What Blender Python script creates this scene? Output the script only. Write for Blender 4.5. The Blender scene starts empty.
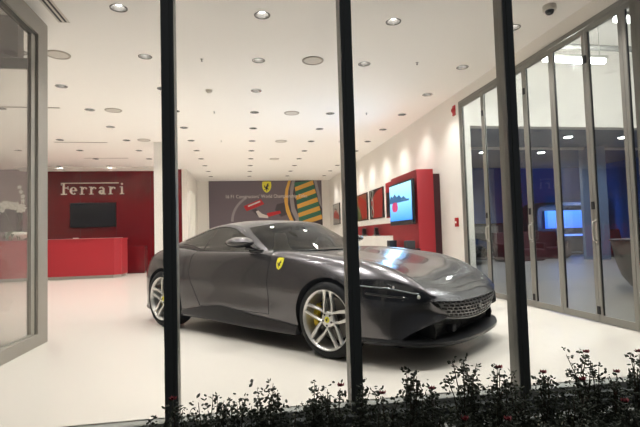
import bpy, bmesh, math, random
import numpy as np
from mathutils import Vector, Matrix
from mathutils.bvhtree import BVHTree
random.seed(7)
PI = math.pi
S = bpy.context.scene
COL = S.collection

# ------------------------------------------------------------ materials
def srgb(r, g, b):
    f = lambda c: (c/255/12.92) if c/255 <= .04045 else ((c/255+.055)/1.055)**2.4
    return (f(r), f(g), f(b), 1)
MATS = {}
def mat(name, col, rough=.5, metal=0, coat=0, emis=None, es=0, spec=.5, bump=None, noise=None, trans=0):
    m = bpy.data.materials.new(name); m.use_nodes = True
    nt = m.node_tree; b = nt.nodes['Principled BSDF']
    b.inputs['Base Color'].default_value = col
    b.inputs['Roughness'].default_value = rough
    b.inputs['Metallic'].default_value = metal
    b.inputs['Coat Weight'].default_value = coat
    b.inputs['Coat Roughness'].default_value = .03
    b.inputs['Specular IOR Level'].default_value = spec
    if emis:
        b.inputs['Emission Color'].default_value = emis; b.inputs['Emission Strength'].default_value = es
    tc = nt.nodes.new('ShaderNodeTexCoord')
    if noise:   # (scale, amount): slight unevenness of colour
        n = nt.nodes.new('ShaderNodeTexNoise'); n.inputs['Scale'].default_value = noise[0]; n.inputs['Detail'].default_value = 4
        nt.links.new(tc.outputs['Object'], n.inputs['Vector'])
        mx = nt.nodes.new('ShaderNodeMix'); mx.data_type = 'RGBA'
        c2 = tuple(max(0, c*(1-noise[1])) for c in col[:3]) + (1,)
        mx.inputs['A'].default_value = c2; mx.inputs['B'].default_value = col
        nt.links.new(n.outputs['Fac'], mx.inputs['Factor']); nt.links.new(mx.outputs['Result'], b.inputs['Base Color'])
    if bump:
        n2 = nt.nodes.new('ShaderNodeTexNoise'); n2.inputs['Scale'].default_value = bump[0]
        nt.links.new(tc.outputs['Object'], n2.inputs['Vector'])
        bp = nt.nodes.new('ShaderNodeBump'); bp.inputs['Strength'].default_value = bump[1]
        nt.links.new(n2.outputs['Fac'], bp.inputs['Height']); nt.links.new(bp.outputs['Normal'], b.inputs['Normal'])
    MATS[name] = m
    return m
def glass(name, tint, refl=.08, rough=.0, rmax=.8, veil=0, veilcol=(.8, .8, .8, 1)):
    """thin pane: see-through with a fresnel reflection, and optionally a reflected haze painted in as diffuse"""
    m = bpy.data.materials.new(name); m.use_nodes = True; nt = m.node_tree; nt.nodes.clear()
    out = nt.nodes.new('ShaderNodeOutputMaterial'); t = nt.nodes.new('ShaderNodeBsdfTransparent'); t.inputs[0].default_value = tint
    g = nt.nodes.new('ShaderNodeBsdfGlossy'); g.inputs['Roughness'].default_value = rough
    fr = nt.nodes.new('ShaderNodeLayerWeight'); fr.inputs['Blend'].default_value = .25
    mr = nt.nodes.new('ShaderNodeMapRange'); mr.inputs['To Min'].default_value = refl; mr.inputs['To Max'].default_value = rmax
    nt.links.new(fr.outputs['Fresnel'], mr.inputs['Value'])
    base = t
    if veil:
        d = nt.nodes.new('ShaderNodeBsdfDiffuse'); d.inputs[0].default_value = veilcol
        tl = nt.nodes.new('ShaderNodeBsdfTranslucent'); tl.inputs[0].default_value = veilcol
        a = nt.nodes.new('ShaderNodeMixShader'); nt.links.new(d.outputs[0], a.inputs[1]); nt.links.new(tl.outputs[0], a.inputs[2])
        v = nt.nodes.new('ShaderNodeMixShader'); v.inputs[0].default_value = veil
        nt.links.new(t.outputs[0], v.inputs[1]); nt.links.new(a.outputs[0], v.inputs[2]); base = v
    mx = nt.nodes.new('ShaderNodeMixShader')
    nt.links.new(mr.outputs[0], mx.inputs[0]); nt.links.new(base.outputs[0], mx.inputs[1]); nt.links.new(g.outputs[0], mx.inputs[2])
    nt.links.new(mx.outputs[0], out.inputs[0]); MATS[name] = m
    return m
mat('ceiling_paint', srgb(247, 242, 236), .9, noise=(.6, .03))
mat('wall_paint', srgb(238, 232, 224), .8, noise=(.8, .04))
mat('floor_stone', srgb(226, 220, 210), .2, spec=.6, noise=(1.2, .04))
mat('red_gloss', srgb(112, 18, 24), .2, coat=.3, noise=(.5, .1))
mat('red_desk', srgb(178, 36, 46), .5)
mat('red_box', srgb(168, 34, 44), .5)
mat('red_hazed', srgb(150, 122, 122), .8)
mat('alu', srgb(132, 129, 122), .5, metal=.2)
mat('alu_left', srgb(166, 160, 150), .5, metal=.2)
mat('alu_dark', srgb(92, 88, 80), .5, metal=.3)
mat('alu_light', srgb(178, 176, 168), .35, metal=.6)
mat('black_frame', srgb(72, 76, 74), .4)
mat('rubber', srgb(14, 14, 15), .7)
mat('black_plastic', srgb(20, 20, 22), .35)
mat('gloss_black', srgb(14, 14, 16), .12, coat=.5)
mat('carbon', srgb(34, 34, 36), .3, coat=.3)
mat('paint', srgb(92, 90, 92), .27, metal=.85, coat=.4)
mat('well', srgb(10, 10, 10), .9)
mat('rim_silver', srgb(214, 212, 208), .32, metal=.75)
mat('rim_dark', srgb(70, 68, 66), .4, metal=.8)
mat('disc_steel', srgb(95, 92, 88), .4, metal=.9)
mat('caliper', srgb(214, 182, 40), .35)
mat('yellow', srgb(236, 226, 60), .4)
mat('horse_black', srgb(16, 16, 16), .5)
mat('chrome', srgb(220, 220, 222), .1, metal=1)
mat('seat_leather', srgb(66, 58, 54), .6)
mat('seat_light', srgb(150, 138, 120), .6)
mat('lens_light', srgb(130, 134, 138), .25, metal=.5)
mat('screen_off', srgb(30, 32, 36), .25)
mat('white_letter', srgb(236, 220, 206), .5)
mat('white_gloss', srgb(240, 236, 228), .4)
mat('dark_can', srgb(30, 26, 23), .5)
mat('speaker_rim', srgb(170, 162, 150), .6)
mat('trim_dark', srgb(70, 62, 54), .5)
mat('bulb', (1, 1, 1, 1), .5, emis=(1, .95, .88, 1), es=22)
mat('tube_light', (1, 1, 1, 1), .5, emis=(1, .98, .93, 1), es=9)
mat('grille_grey', srgb(205, 198, 188), .7)
mat('leaf', srgb(74, 80, 64), .6, noise=(9, .5))
mat('stem', srgb(60, 52, 38), .8)
mat('bloom', srgb(120, 24, 36), .6)
mat('soil', srgb(40, 34, 28), .95, noise=(6, .5), bump=(30, .6))
mat('pavement', srgb(60, 60, 62), .9, noise=(3, .3), bump=(40, .3))
mat('sill_metal', srgb(150, 152, 146), .5, metal=.2)
mat('fire_red', srgb(175, 28, 34), .4)
mat('blue_wall', srgb(66, 104, 176), .7)
mat('grey_ceiling', srgb(124, 130, 142), .8)
mat('blue_grey', srgb(96, 114, 144), .7)
mat('counter_grey', srgb(104, 101, 94), .5)
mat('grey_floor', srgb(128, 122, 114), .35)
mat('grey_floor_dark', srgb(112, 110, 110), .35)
mat('dark_red', srgb(62, 18, 25), .6)
mat('dark_grey', srgb(52, 52, 56), .6)
mat('mid_grey', srgb(120, 118, 114), .6)
mat('mural_bg', srgb(112, 100, 106), .7, noise=(.5, .15))
mat('mural_green', srgb(58, 112, 88), .7)
mat('mural_yellow', srgb(222, 168, 76), .7)
mat('mural_grey', srgb(150, 142, 144), .7)
mat('mural_dark', srgb(74, 66, 70), .7)
mat('mural_red', srgb(186, 40, 44), .7)
mat('mural_pale', srgb(214, 206, 200), .7)
mat('orchid_white', srgb(240, 236, 226), .6)
mat('orchid_green', srgb(60, 84, 44), .6)
mat('pic_black', srgb(34, 28, 28), .3)
mat('pic_red', srgb(160, 40, 34), .3)
mat('pic_brown', srgb(120, 66, 44), .3)
mat('pic_green', srgb(70, 84, 50), .3)
mat('pic_grey', srgb(150, 146, 140), .3)
mat('second_paint', srgb(22, 22, 24), .2, metal=.3, coat=1)
mat('black_metal', srgb(28, 28, 30), .5, metal=.4)
def screen_mat(name, cols, es):
    m = mat(name, cols[0], .3); nt = m.node_tree; b = nt.nodes['Principled BSDF']
    tc = nt.nodes.new('ShaderNodeTexCoord'); sp = nt.nodes.new('ShaderNodeSeparateXYZ'); rp = nt.nodes.new('ShaderNodeValToRGB')
    nt.links.new(tc.outputs['Generated'], sp.inputs[0]); nt.links.new(sp.outputs['Z'], rp.inputs[0])
    rp.color_ramp.elements[0].color = cols[0]; rp.color_ramp.elements[1].color = cols[1]
    nt.links.new(rp.outputs[0], b.inputs['Emission Color']); b.inputs['Emission Strength'].default_value = es
    b.inputs['Base Color'].default_value = (0, 0, 0, 1)
    return m
screen_mat('screen_blue', [srgb(44, 120, 220), srgb(150, 215, 250)], 1.0)
screen_mat('screen_blue_far', [srgb(60, 110, 240), srgb(70, 140, 255)], 1.1)
mat('screen_red', (0, 0, 0, 1), .3, emis=srgb(170, 52, 92), es=.8)
mat('screen_tree', (0, 0, 0, 1), .3, emis=srgb(40, 90, 130), es=.7)
mat('blue_glow', (0, 0, 0, 1), .3, emis=srgb(90, 130, 255), es=1.6)
glass('facade_glass', (.97, .98, .97, 1), .015, rmax=.4)
glass('door_glass', (.80, .83, .84, 1), .01, rmax=.15)
glass('side_glass', (.90, .90, .88, 1), .015, rmax=.10, veil=.13, veilcol=(.80, .72, .70, 1))  # veil paints the pale reflection on this pane into its colour
glass('car_glass', (.42, .44, .41, 1), .16, .02)
glass('car_windshield', (.55, .58, .53, 1), .12, .02)
glass('lamp_glass', (.55, .55, .57, 1), .14, .02)

# ------------------------------------------------------------ helpers
def tag(o, label, cat, group=None, kind=None):
    o['label'] = label; o['category'] = cat
    if group: o['group'] = group
    if kind: o['kind'] = kind
    return o
def empty(name, loc=(0, 0, 0), rz=0):
    o = bpy.data.objects.new(name, None); COL.objects.link(o); o.location = loc; o.rotation_euler = (0, 0, rz); o.empty_display_size = .1
    return o
class MB:
    """collects shapes; build() links them as one mesh object"""
    def __init__(s): s.v = []; s.f = []; s.m = []; s.sm = []
    def add(s, vs, fs, mi=0, smooth=False):
        o = len(s.v); s.v += [tuple(map(float, p)) for p in vs]
        for f in fs: s.f.append(tuple(i+o for i in f)); s.m.append(mi); s.sm.append(smooth)
        return s
    def box(s, a, b, mi=0, bev=0):
        x0, x1 = sorted((a[0], b[0])); y0, y1 = sorted((a[1], b[1])); z0, z1 = sorted((a[2], b[2]))
        if bev:
            bm = bmesh.new(); bmesh.ops.create_cube(bm, size=1)
            for v in bm.verts: v.co = Vector(((x0+x1)/2+v.co.x*(x1-x0), (y0+y1)/2+v.co.y*(y1-y0), (z0+z1)/2+v.co.z*(z1-z0)))
            bmesh.ops.bevel(bm, geom=bm.edges[:], offset=bev, segments=2, affect='EDGES', profile=.5)
            bm.verts.index_update()
            s.add([v.co[:] for v in bm.verts], [[v.index for v in f.verts] for f in bm.faces], mi); bm.free(); return s
        return s.add([(x0, y0, z0), (x1, y0, z0), (x1, y1, z0), (x0, y1, z0), (x0, y0, z1), (x1, y0, z1), (x1, y1, z1), (x0, y1, z1)],
                     [(0, 3, 2, 1), (4, 5, 6, 7), (0, 1, 5, 4), (1, 2, 6, 5), (2, 3, 7, 6), (3, 0, 4, 7)], mi)
    def prism(s, poly, axis, a, b, mi=0, cap=True):
        """poly: 2D outline, extruded along axis (0/1/2) from a to b"""
        n = len(poly)
        def P(p, t):
            q = list(p); q.insert(axis, t); return q
        vs = [P(p, a) for p in poly]+[P(p, b) for p in poly]
        fs = [(i, (i+1) % n, n+(i+1) % n, n+i) for i in range(n)]
        if cap: fs += [tuple(range(n))[::-1], tuple(range(n, 2*n))]
        return s.add(vs, fs, mi)
    def tube(s, pts, r, n=8, mi=0, closed=False):
        pts = [Vector(p) for p in pts]; k = len(pts); rs = r if isinstance(r, (list, tuple)) else [r]*k
        vs = []; up = None
        for i, p in enumerate(pts):
            t = ((pts[(i+1) % k]-pts[i-1]) if closed else (pts[min(i+1, k-1)]-pts[max(i-1, 0)])).normalized()
            if up is None: up = t.orthogonal().normalized()
            up = (up-t*up.dot(t)); up = up.normalized() if up.length > 1e-6 else t.orthogonal().normalized()
            w = t.cross(up)
            for j in range(n):
                a = 2*PI*j/n; vs.append(p+up*math.cos(a)*rs[i]+w*math.sin(a)*rs[i])
        fs = []
        for i in range(k if closed else k-1):
            for j in range(n):
                a, b = i*n, ((i+1) % k)*n; fs.append((a+j, a+(j+1) % n, b+(j+1) % n, b+j))
        if not closed: fs += [tuple(range(n))[::-1], tuple(range((k-1)*n, k*n))]
        return s.add(vs, fs, mi, True)
    def lathe(s, prof, c, n=32, axis=2, mi=0, smooth=True, a0=0, a1=2*PI, sx=1, sy=1):
        """prof: (radius, height); revolved about the axis through c"""
        full = abs(a1-a0-2*PI) < 1e-6; m = n if full else n+1; vs = []
        for (r, h) in prof:
            for j in range(m):
                a = a0+(a1-a0)*j/n; x, y = r*math.cos(a)*sx, r*math.sin(a)*sy
                p = [x, y]; p.insert(axis, h); vs.append((c[0]+p[0], c[1]+p[1], c[2]+p[2]))
        fs = []
        for i in range(len(prof)-1):
            for j in range(n if full else n):
                k = (j+1) % m; fs.append((i*m+j, i*m+k, (i+1)*m+k, (i+1)*m+j))
        return s.add(vs, fs, mi, smooth)
    def disc(s, c, r, n=24, axis=2, mi=0, sx=1, sy=1):
        vs = []
        for j in range(n):
            a = 2*PI*j/n; p = [r*math.cos(a)*sx, r*math.sin(a)*sy]; p.insert(axis, 0); vs.append((c[0]+p[0], c[1]+p[1], c[2]+p[2]))
        return s.add(vs, [tuple(range(n))], mi)
    def ball(s, c, r, n=10, mi=0, sc=(1, 1, 1)):
        prof = [(max(1e-4, r*math.sin(PI*i/n)), -r*math.cos(PI*i/n)) for i in range(n+1)]
        o = len(s.v); s.lathe(prof, (0, 0, 0), 2*n, 2, mi)
        for i in range(o, len(s.v)): p = s.v[i]; s.v[i] = (c[0]+p[0]*sc[0], c[1]+p[1]*sc[1], c[2]+p[2]*sc[2])
        return s
    def build(s, name, mats, parent=None, fix=True, auto=None):
        me = bpy.data.meshes.new(name); me.from_pydata(s.v, [], s.f); me.update()
        for m in (mats if isinstance(mats, (list, tuple)) else [mats]): me.materials.append(MATS[m])
        me.polygons.foreach_set('material_index', s.m); me.polygons.foreach_set('use_smooth', s.sm)
        if fix:
            bm = bmesh.new(); bm.from_mesh(me); bmesh.ops.recalc_face_normals(bm, faces=bm.faces[:]); bm.to_mesh(me); bm.free()
        if auto is not None:
            me.polygons.foreach_set('use_smooth', [True]*len(me.polygons)); me.set_sharp_from_angle(angle=math.radians(auto))
        o = bpy.data.objects.new(name, me); COL.objects.link(o)
        if parent: o.parent = parent
        return o
def struct(name, mb, mats, parent=None, **k):
    o = mb.build(name, mats, parent, **k)
    if parent is None: o['kind'] = 'structure'
    return o
def copy_tree(o, parent=None):
    c = o.copy(); COL.objects.link(c); c.parent = parent
    for ch in list(o.children): copy_tree(ch, c)
    return c
def text_mesh(body, size, mb, fn, mi=0, ext=.004, width=None):
    """built-in lettering turned to mesh; fn maps (x, y, d) to a 3D point; d is the raised height"""
    cu = bpy.data.curves.new('t', 'FONT'); cu.body = body; cu.size = size; cu.extrude = ext/2; cu.resolution_u = 2
    ob = bpy.data.objects.new('t', cu); COL.objects.link(ob)
    dg = bpy.context.evaluated_depsgraph_get(); me = bpy.data.meshes.new_from_object(ob.evaluated_get(dg))
    xs = [v.co.x for v in me.vertices]; w0, w1 = min(xs), max(xs); k = (width/(w1-w0)) if width else 1
    mb.add([fn((v.co.x-w0)*k, v.co.y, v.co.z+ext/2) for v in me.vertices], [tuple(p.vertices) for p in me.polygons], mi)
    bpy.data.objects.remove(ob); bpy.data.curves.remove(cu); bpy.data.meshes.remove(me)
def cr(P, sub):
    """Catmull-Rom refine along axis 0 of array (n, ..., 3)"""
    P = np.asarray(P, float); n = len(P); E = np.concatenate([[2*P[0]-P[1]], P, [2*P[-1]-P[-2]]]); out = []
    for i in range(n-1):
        p0, p1, p2, p3 = E[i], E[i+1], E[i+2], E[i+3]
        for k in range(sub):
            t = k/sub
            out.append(.5*((2*p1)+(-p0+p2)*t+(2*p0-5*p1+4*p2-p3)*t*t+(-p0+3*p1-3*p2+p3)*t**3))
    out.append(P[-1]); return np.array(out)
def grid_mesh(mb, G, mi=0, smooth=True, mifn=None):
    n, m = G.shape[:2]; o = len(mb.v); mb.v += [tuple(p) for p in G.reshape(-1, 3)]
    for i in range(n-1):
        for j in range(m-1):
            mb.f.append((o+i*m+j, o+i*m+j+1, o+(i+1)*m+j+1, o+(i+1)*m+j)); mb.m.append(mifn(i, j) if mifn else mi); mb.sm.append(smooth)

HORSE = [(.48, 0), (.55, .02), (.56, .12), (.60, .22), (.66, .30), (.72, .26), (.80, .18), (.84, .20), (.78, .32), (.70, .42), (.66, .50),
         (.72, .62), (.84, .60), (.95, .66), (.90, .72), (.80, .70), (.74, .74), (.80, .84), (.88, .86), (.86, .92), (.76, .96), (.70, 1.0),
         (.64, .93), (.56, .84), (.48, .72), (.40, .60), (.30, .54), (.22, .62), (.14, .78), (.05, .74), (.10, .60), (.06, .50), (.16, .44),
         (.28, .44), (.30, .34), (.18, .26), (.08, .20), (.10, .14), (.24, .20), (.38, .28), (.44, .20), (.42, .10), (.40, .02)]
def shield_outline(n=10):
    top = [(-.46, .96), (-.2, 1.0), (0, .985), (.2, 1.0), (.46, .96)]
    side = [(.5, .7), (.47, .45), (.36, .22), (.18, .07), (0, 0)]
    return top+side+[(-x, y) for x, y in side[:-1][::-1]]

# ------------------------------------------------------------ the sports car (x forward, y left, z up; origin on the floor under the front axle)
# control stations: s, then (v, z) of keys K0..K10 from the centre of the bonnet round to the centre of the floor
ST = [
 (-3.57, [(0,.87),(.35,.865),(.52,.84),(.62,.80),(.72,.74),(.80,.62),(.81,.48),(.79,.37),(.77,.28),(.70,.26),(0,.26)]),
 (-3.47, [(0,.935),(.36,.925),(.56,.90),(.68,.865),(.78,.80),(.85,.65),(.86,.48),(.85,.36),(.84,.26),(.76,.23),(0,.23)]),
 (-3.24, [(0,.96),(.38,.95),(.60,.935),(.73,.905),(.82,.84),(.895,.67),(.90,.48),(.89,.34),(.88,.22),(.80,.19),(0,.19)]),
 (-3.00, [(0,.96),(.38,.955),(.62,.955),(.755,.955),(.87,.87),(.945,.68),(.947,.48),(.93,.33),(.90,.20),(.82,.17),(0,.17)]),
 (-2.67, [(0,.95),(.38,.95),(.64,.965),(.775,.985),(.905,.895),(.98,.68),(.975,.48),(.955,.32),(.90,.19),(.82,.17),(0,.17)]),
 (-2.30, [(0,.94),(.38,.94),(.66,.955),(.795,.975),(.90,.885),(.965,.67),(.955,.48),(.94,.32),(.90,.18),(.82,.17),(0,.17)]),
 (-2.02, [(0,.93),(.38,.93),(.68,.94),(.815,.950),(.89,.875),(.945,.66),(.935,.48),(.93,.32),(.89,.18),(.80,.17),(0,.17)]),
 (-1.60, [(0,.93),(.38,.93),(.70,.935),(.825,.942),(.885,.872),(.932,.66),(.922,.48),(.915,.32),(.88,.18),(.80,.17),(0,.17)]),
 (-1.15, [(0,.93),(.38,.93),(.70,.935),(.825,.940),(.885,.872),(.930,.66),(.918,.48),(.915,.32),(.88,.18),(.80,.17),(0,.17)]),
 (-.77,  [(0,.935),(.38,.935),(.69,.935),(.815,.937),(.885,.872),(.938,.66),(.925,.48),(.92,.32),(.88,.18),(.80,.17),(0,.17)]),
 (-.50,  [(0,.928),(.38,.922),(.65,.928),(.785,.932),(.88,.868),(.950,.66),(.945,.48),(.93,.32),(.89,.18),(.80,.17),(0,.17)]),
 (-.25,  [(0,.902),(.38,.892),(.62,.900),(.745,.915),(.872,.858),(.962,.66),(.960,.48),(.945,.32),(.90,.18),(.80,.17),(0,.17)]),
 (0,     [(0,.868),(.38,.858),(.60,.873),(.715,.892),(.860,.845),(.965,.66),(.962,.48),(.95,.32),(.90,.19),(.80,.17),(0,.17)]),
 (.28,   [(0,.818),(.38,.812),(.59,.832),(.70,.855),(.840,.805),(.955,.635),(.955,.45),(.945,.31),(.90,.19),(.80,.17),(0,.17)]),
 (.50,   [(0,.765),(.38,.762),(.58,.780),(.69,.802),(.825,.745),(.940,.59),(.945,.43),(.935,.30),(.90,.19),(.80,.17),(0,.17)]),
 (.68,   [(0,.705),(.38,.705),(.58,.718),(.69,.738),(.805,.682),(.905,.555),(.925,.42),(.92,.30),(.895,.20),(.80,.17),(0,.17)]),
 (.82,   [(0,.640),(.38,.645),(.60,.656),(.70,.674),(.79,.628),(.870,.520),(.895,.41),(.90,.30),(.885,.20),(.80,.17),(0,.17)]),
 (.92,   [(0,.578),(.37,.586),(.62,.600),(.70,.612),(.755,.570),(.800,.480),(.840,.395),(.87,.30),(.870,.20),(.80,.17),(0,.17)]),
 (1.00,  [(0,.500),(.37,.508),(.645,.532),(.665,.510),(.605,.455),(.545,.400),(.64,.365),(.76,.31),(.855,.215),(.82,.17),(0,.17)]),
]
def warp(s, v):
    if s > 0: return -.52*s**2.5*(abs(v)/.95)**4.6
    if s < -3.1: return .50*((-3.1-s)/.47)**1.4*(abs(v)/.95)**3
    return 0
REAR_DOOR = {3: -.03, 4: -.11, 5: -.09, 6: 0, 7: .10, 8: .12}
def body_grid():
    G = []
    for s, ks in ST:
        row = []
        for k, (v, z) in enumerate(ks):
            u = s+warp(s, v)
            if s == -2.02: u += REAR_DOOR.get(k, 0)
            row.append((u, v, z))
        G.append(row)
    return np.array(G)
SU, SK = 5, 4
NS, NK = len(ST), 11
CAR = empty('sports_car', (1.424, 4.659, 0), math.radians(-49.857))

def make_body(paintname, root):
    G = body_grid()
    F = cr(G, SU); F = cr(F.transpose(1, 0, 2), SK).transpose(1, 0, 2)   # stations x keys
    F[:, 0, 1] = 0; F[:, -1, 1] = 0; F[:, :, 1] = np.maximum(F[:, :, 1], 0)
    n, m = F.shape[:2]
    L = F.copy(); R = F[:, ::-1].copy(); R[:, :, 1] *= -1
    ring = np.concatenate([L, R[:, 1:-1]], axis=1)       # closed loops
    M2 = ring.shape[1]
    sd = [i for i, (s, _) in enumerate(ST) if s == -.77][0]; sr = [i for i, (s, _) in enumerate(ST) if s == -2.02][0]; sh = [i for i, (s, _) in enumerate(ST) if s == -.50][0]
    bm = bmesh.new(); V = [[bm.verts.new(p) for p in row] for row in ring]
    def kk(j): return j if j < m else 2*(m-1)-j
    for i in range(n-1):
        for j in range(M2):
            f = bm.faces.new((V[i][j], V[i+1][j], V[i+1][(j+1) % M2], V[i][(j+1) % M2])); f.smooth = True
            k0 = min(kk(j), kk((j+1) % M2)) if not (j in (M2-1,)) else 0
            mi = 0
            if sr*SU <= i < sd*SU and 3*SK <= k0 < 7*SK: mi = 2 if j < m-1 else 3
            elif i >= sh*SU and k0 < int(2.5*SK): mi = 4
            elif k0 >= 9*SK: mi = 1
            f.material_index = mi
    # tail: flat closing panel; nose: recessed dark opening behind grille and intake
    f = bm.faces.new([v for v in V[0]][::-1]); f.material_index = 0
    last = V[-1]; cen = Vector((.9, 0, .33))
    inner = []
    for v in last:
        c = v.co; inner.append(bm.verts.new((c.x-.14-.10*abs(c.y), c.y*.93, (c.z-.34)*.88+.34)))
    for j in range(M2):
        f = bm.faces.new((last[j], inner[j], inner[(j+1) % M2], last[(j+1) % M2])); f.material_index = 1; f.smooth = False
    c = bm.verts.new((.80, 0, .34))
    for j in range(M2):
        f = bm.faces.new((inner[j], c, inner[(j+1) % M2])); f.material_index = 1
    bmesh.ops.recalc_face_normals(bm, faces=bm.faces[:])
    me = bpy.data.meshes.new('tmp_body'); bm.to_mesh(me); bm.free()
    SLOTS = ['body', 'wheel_well', 'door', 'door.R', 'bonnet']; tmpm = [bpy.data.materials.new('slot_'+q) for q in SLOTS]
    for q in tmpm: me.materials.append(q)
    o = bpy.data.objects.new('tmp_body', me); COL.objects.link(o)
    cut = MB()
    for u, r, zc in ((0, .375, .34), (-2.67, .385, .352)):
        for sg in (1, -1): 
            cut.lathe([(.0001, .60*sg), (r*.98, .60*sg), (r, .70*sg), (r, 1.2*sg), (.0001, 1.2*sg)], (u, 0, zc), 64, 1)
    outl = [(-.70, 0), (-.76, .35), (-.97, .64), (-1.12, .745), (-2.0, .745), (-2.5, .66), (-2.9, .45)]
    outl = outl+[(x, -y) for x, y in outl[::-1] if y > 0]
    cut.prism(outl, 2, .52, 1.3)
    co = cut.build('tmp_cut', 'well')
    bm2 = bmesh.new(); bm2.from_mesh(co.data); bmesh.ops.remove_doubles(bm2, verts=bm2.verts[:], dist=1e-4); bmesh.ops.recalc_face_normals(bm2, faces=bm2.faces[:]); bm2.to_mesh(co.data); bm2.free()
    co.data.materials.clear(); co.data.materials.append(tmpm[1])
    md = o.modifiers.new('b', 'BOOLEAN'); md.operation = 'DIFFERENCE'; md.object = co; md.solver = 'EXACT'; md.material_mode = 'TRANSFER'
    dg = bpy.context.evaluated_depsgraph_get(); ev = bpy.data.meshes.new_from_object(o.evaluated_get(dg))
    bpy.data.objects.remove(o); bpy.data.objects.remove(co)
    names = [m_.name if m_ else None for m_ in ev.materials]
    # split by slot into parts (cutter faces carry the material 'well')
    bm = bmesh.new(); bm.from_mesh(ev)
    allv = [v.co[:] for v in bm.verts]; bm.verts.index_update()
    smoothn = [v.normal.copy() for v in bm.verts]
    bvh = BVHTree.FromBMesh(bm)
    groups = {'body': [], 'wheel_well': [], 'door': [], 'door.R': [], 'bonnet': []}
    for f in bm.faces:
        nm = names[min(f.material_index, len(names)-1)]
        g = SLOTS[[q.name for q in tmpm].index(nm)]
        groups[g].append([v.index for v in f.verts])
    bm.free()
    # smooth vertex normals of the painted skin, so that split panels still shade as one sheet
    acc = {}
    A = np.array(allv)
    for g in ('body', 'door', 'door.R', 'bonnet'):
        for f in groups[g]:
            p = A[f]; nn = np.zeros(3)
            for q in range(len(f)): nn += np.cross(p[q], p[(q+1) % len(f)])
            for i in f: acc[i] = acc.get(i, np.zeros(3))+nn
    objs = {}
    for q in tmpm: bpy.data.materials.remove(q)
    for g, fs in groups.items():
        idx = {}; vs = []; nf = []
        for f in fs:
            r = []
            for i in f:
                if i not in idx: idx[i] = len(vs); vs.append(allv[i])
                r.append(idx[i])
            nf.append(r)
        me2 = bpy.data.meshes.new(g); me2.from_pydata(vs, [], nf); me2.update()
        me2.materials.append(MATS['well' if g == 'wheel_well' else paintname])
        me2.polygons.foreach_set('use_smooth', [g != 'wheel_well']*len(nf))
        ob = bpy.data.objects.new('door' if g.startswith('door') else g, me2); COL.objects.link(ob); ob.parent = root
        if g != 'wheel_well':
            inv = {b: a for a, b in idx.items()}
            nrm = [Vector(acc[inv[i]]).normalized() for i in range(len(vs))]
            if g != 'body': me2.normals_split_custom_set_from_vertices(nrm)
            else:
                me2.set_sharp_from_angle(angle=math.radians(40))
        objs[g] = ob
    return objs, bvh, F

body, BVH, FG = make_body('paint', CAR)
def hitv(u, z, side=-1, off=.003):
    """point on the car's skin seen from the side"""
    h = BVH.ray_cast(Vector((u, side*1.6, z)), Vector((0, -side, 0)))
    if h[0] is None: return Vector((u, side*.9, z))
    n = h[1] if h[1].y*side > 0 else -h[1]
    return h[0]+n*off
def side_patch(mb, us, zt, zb, side, nz=6, off=.003, mi=0):
    G = np.array([[tuple(hitv(u, zb(u)+(zt(u)-zb(u))*k/nz, side, off)) for k in range(nz+1)] for u in us]); grid_mesh(mb, G, mi)
def interp(pts): return lambda x: float(np.interp(x, [p[0] for p in pts], [p[1] for p in pts]))

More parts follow.
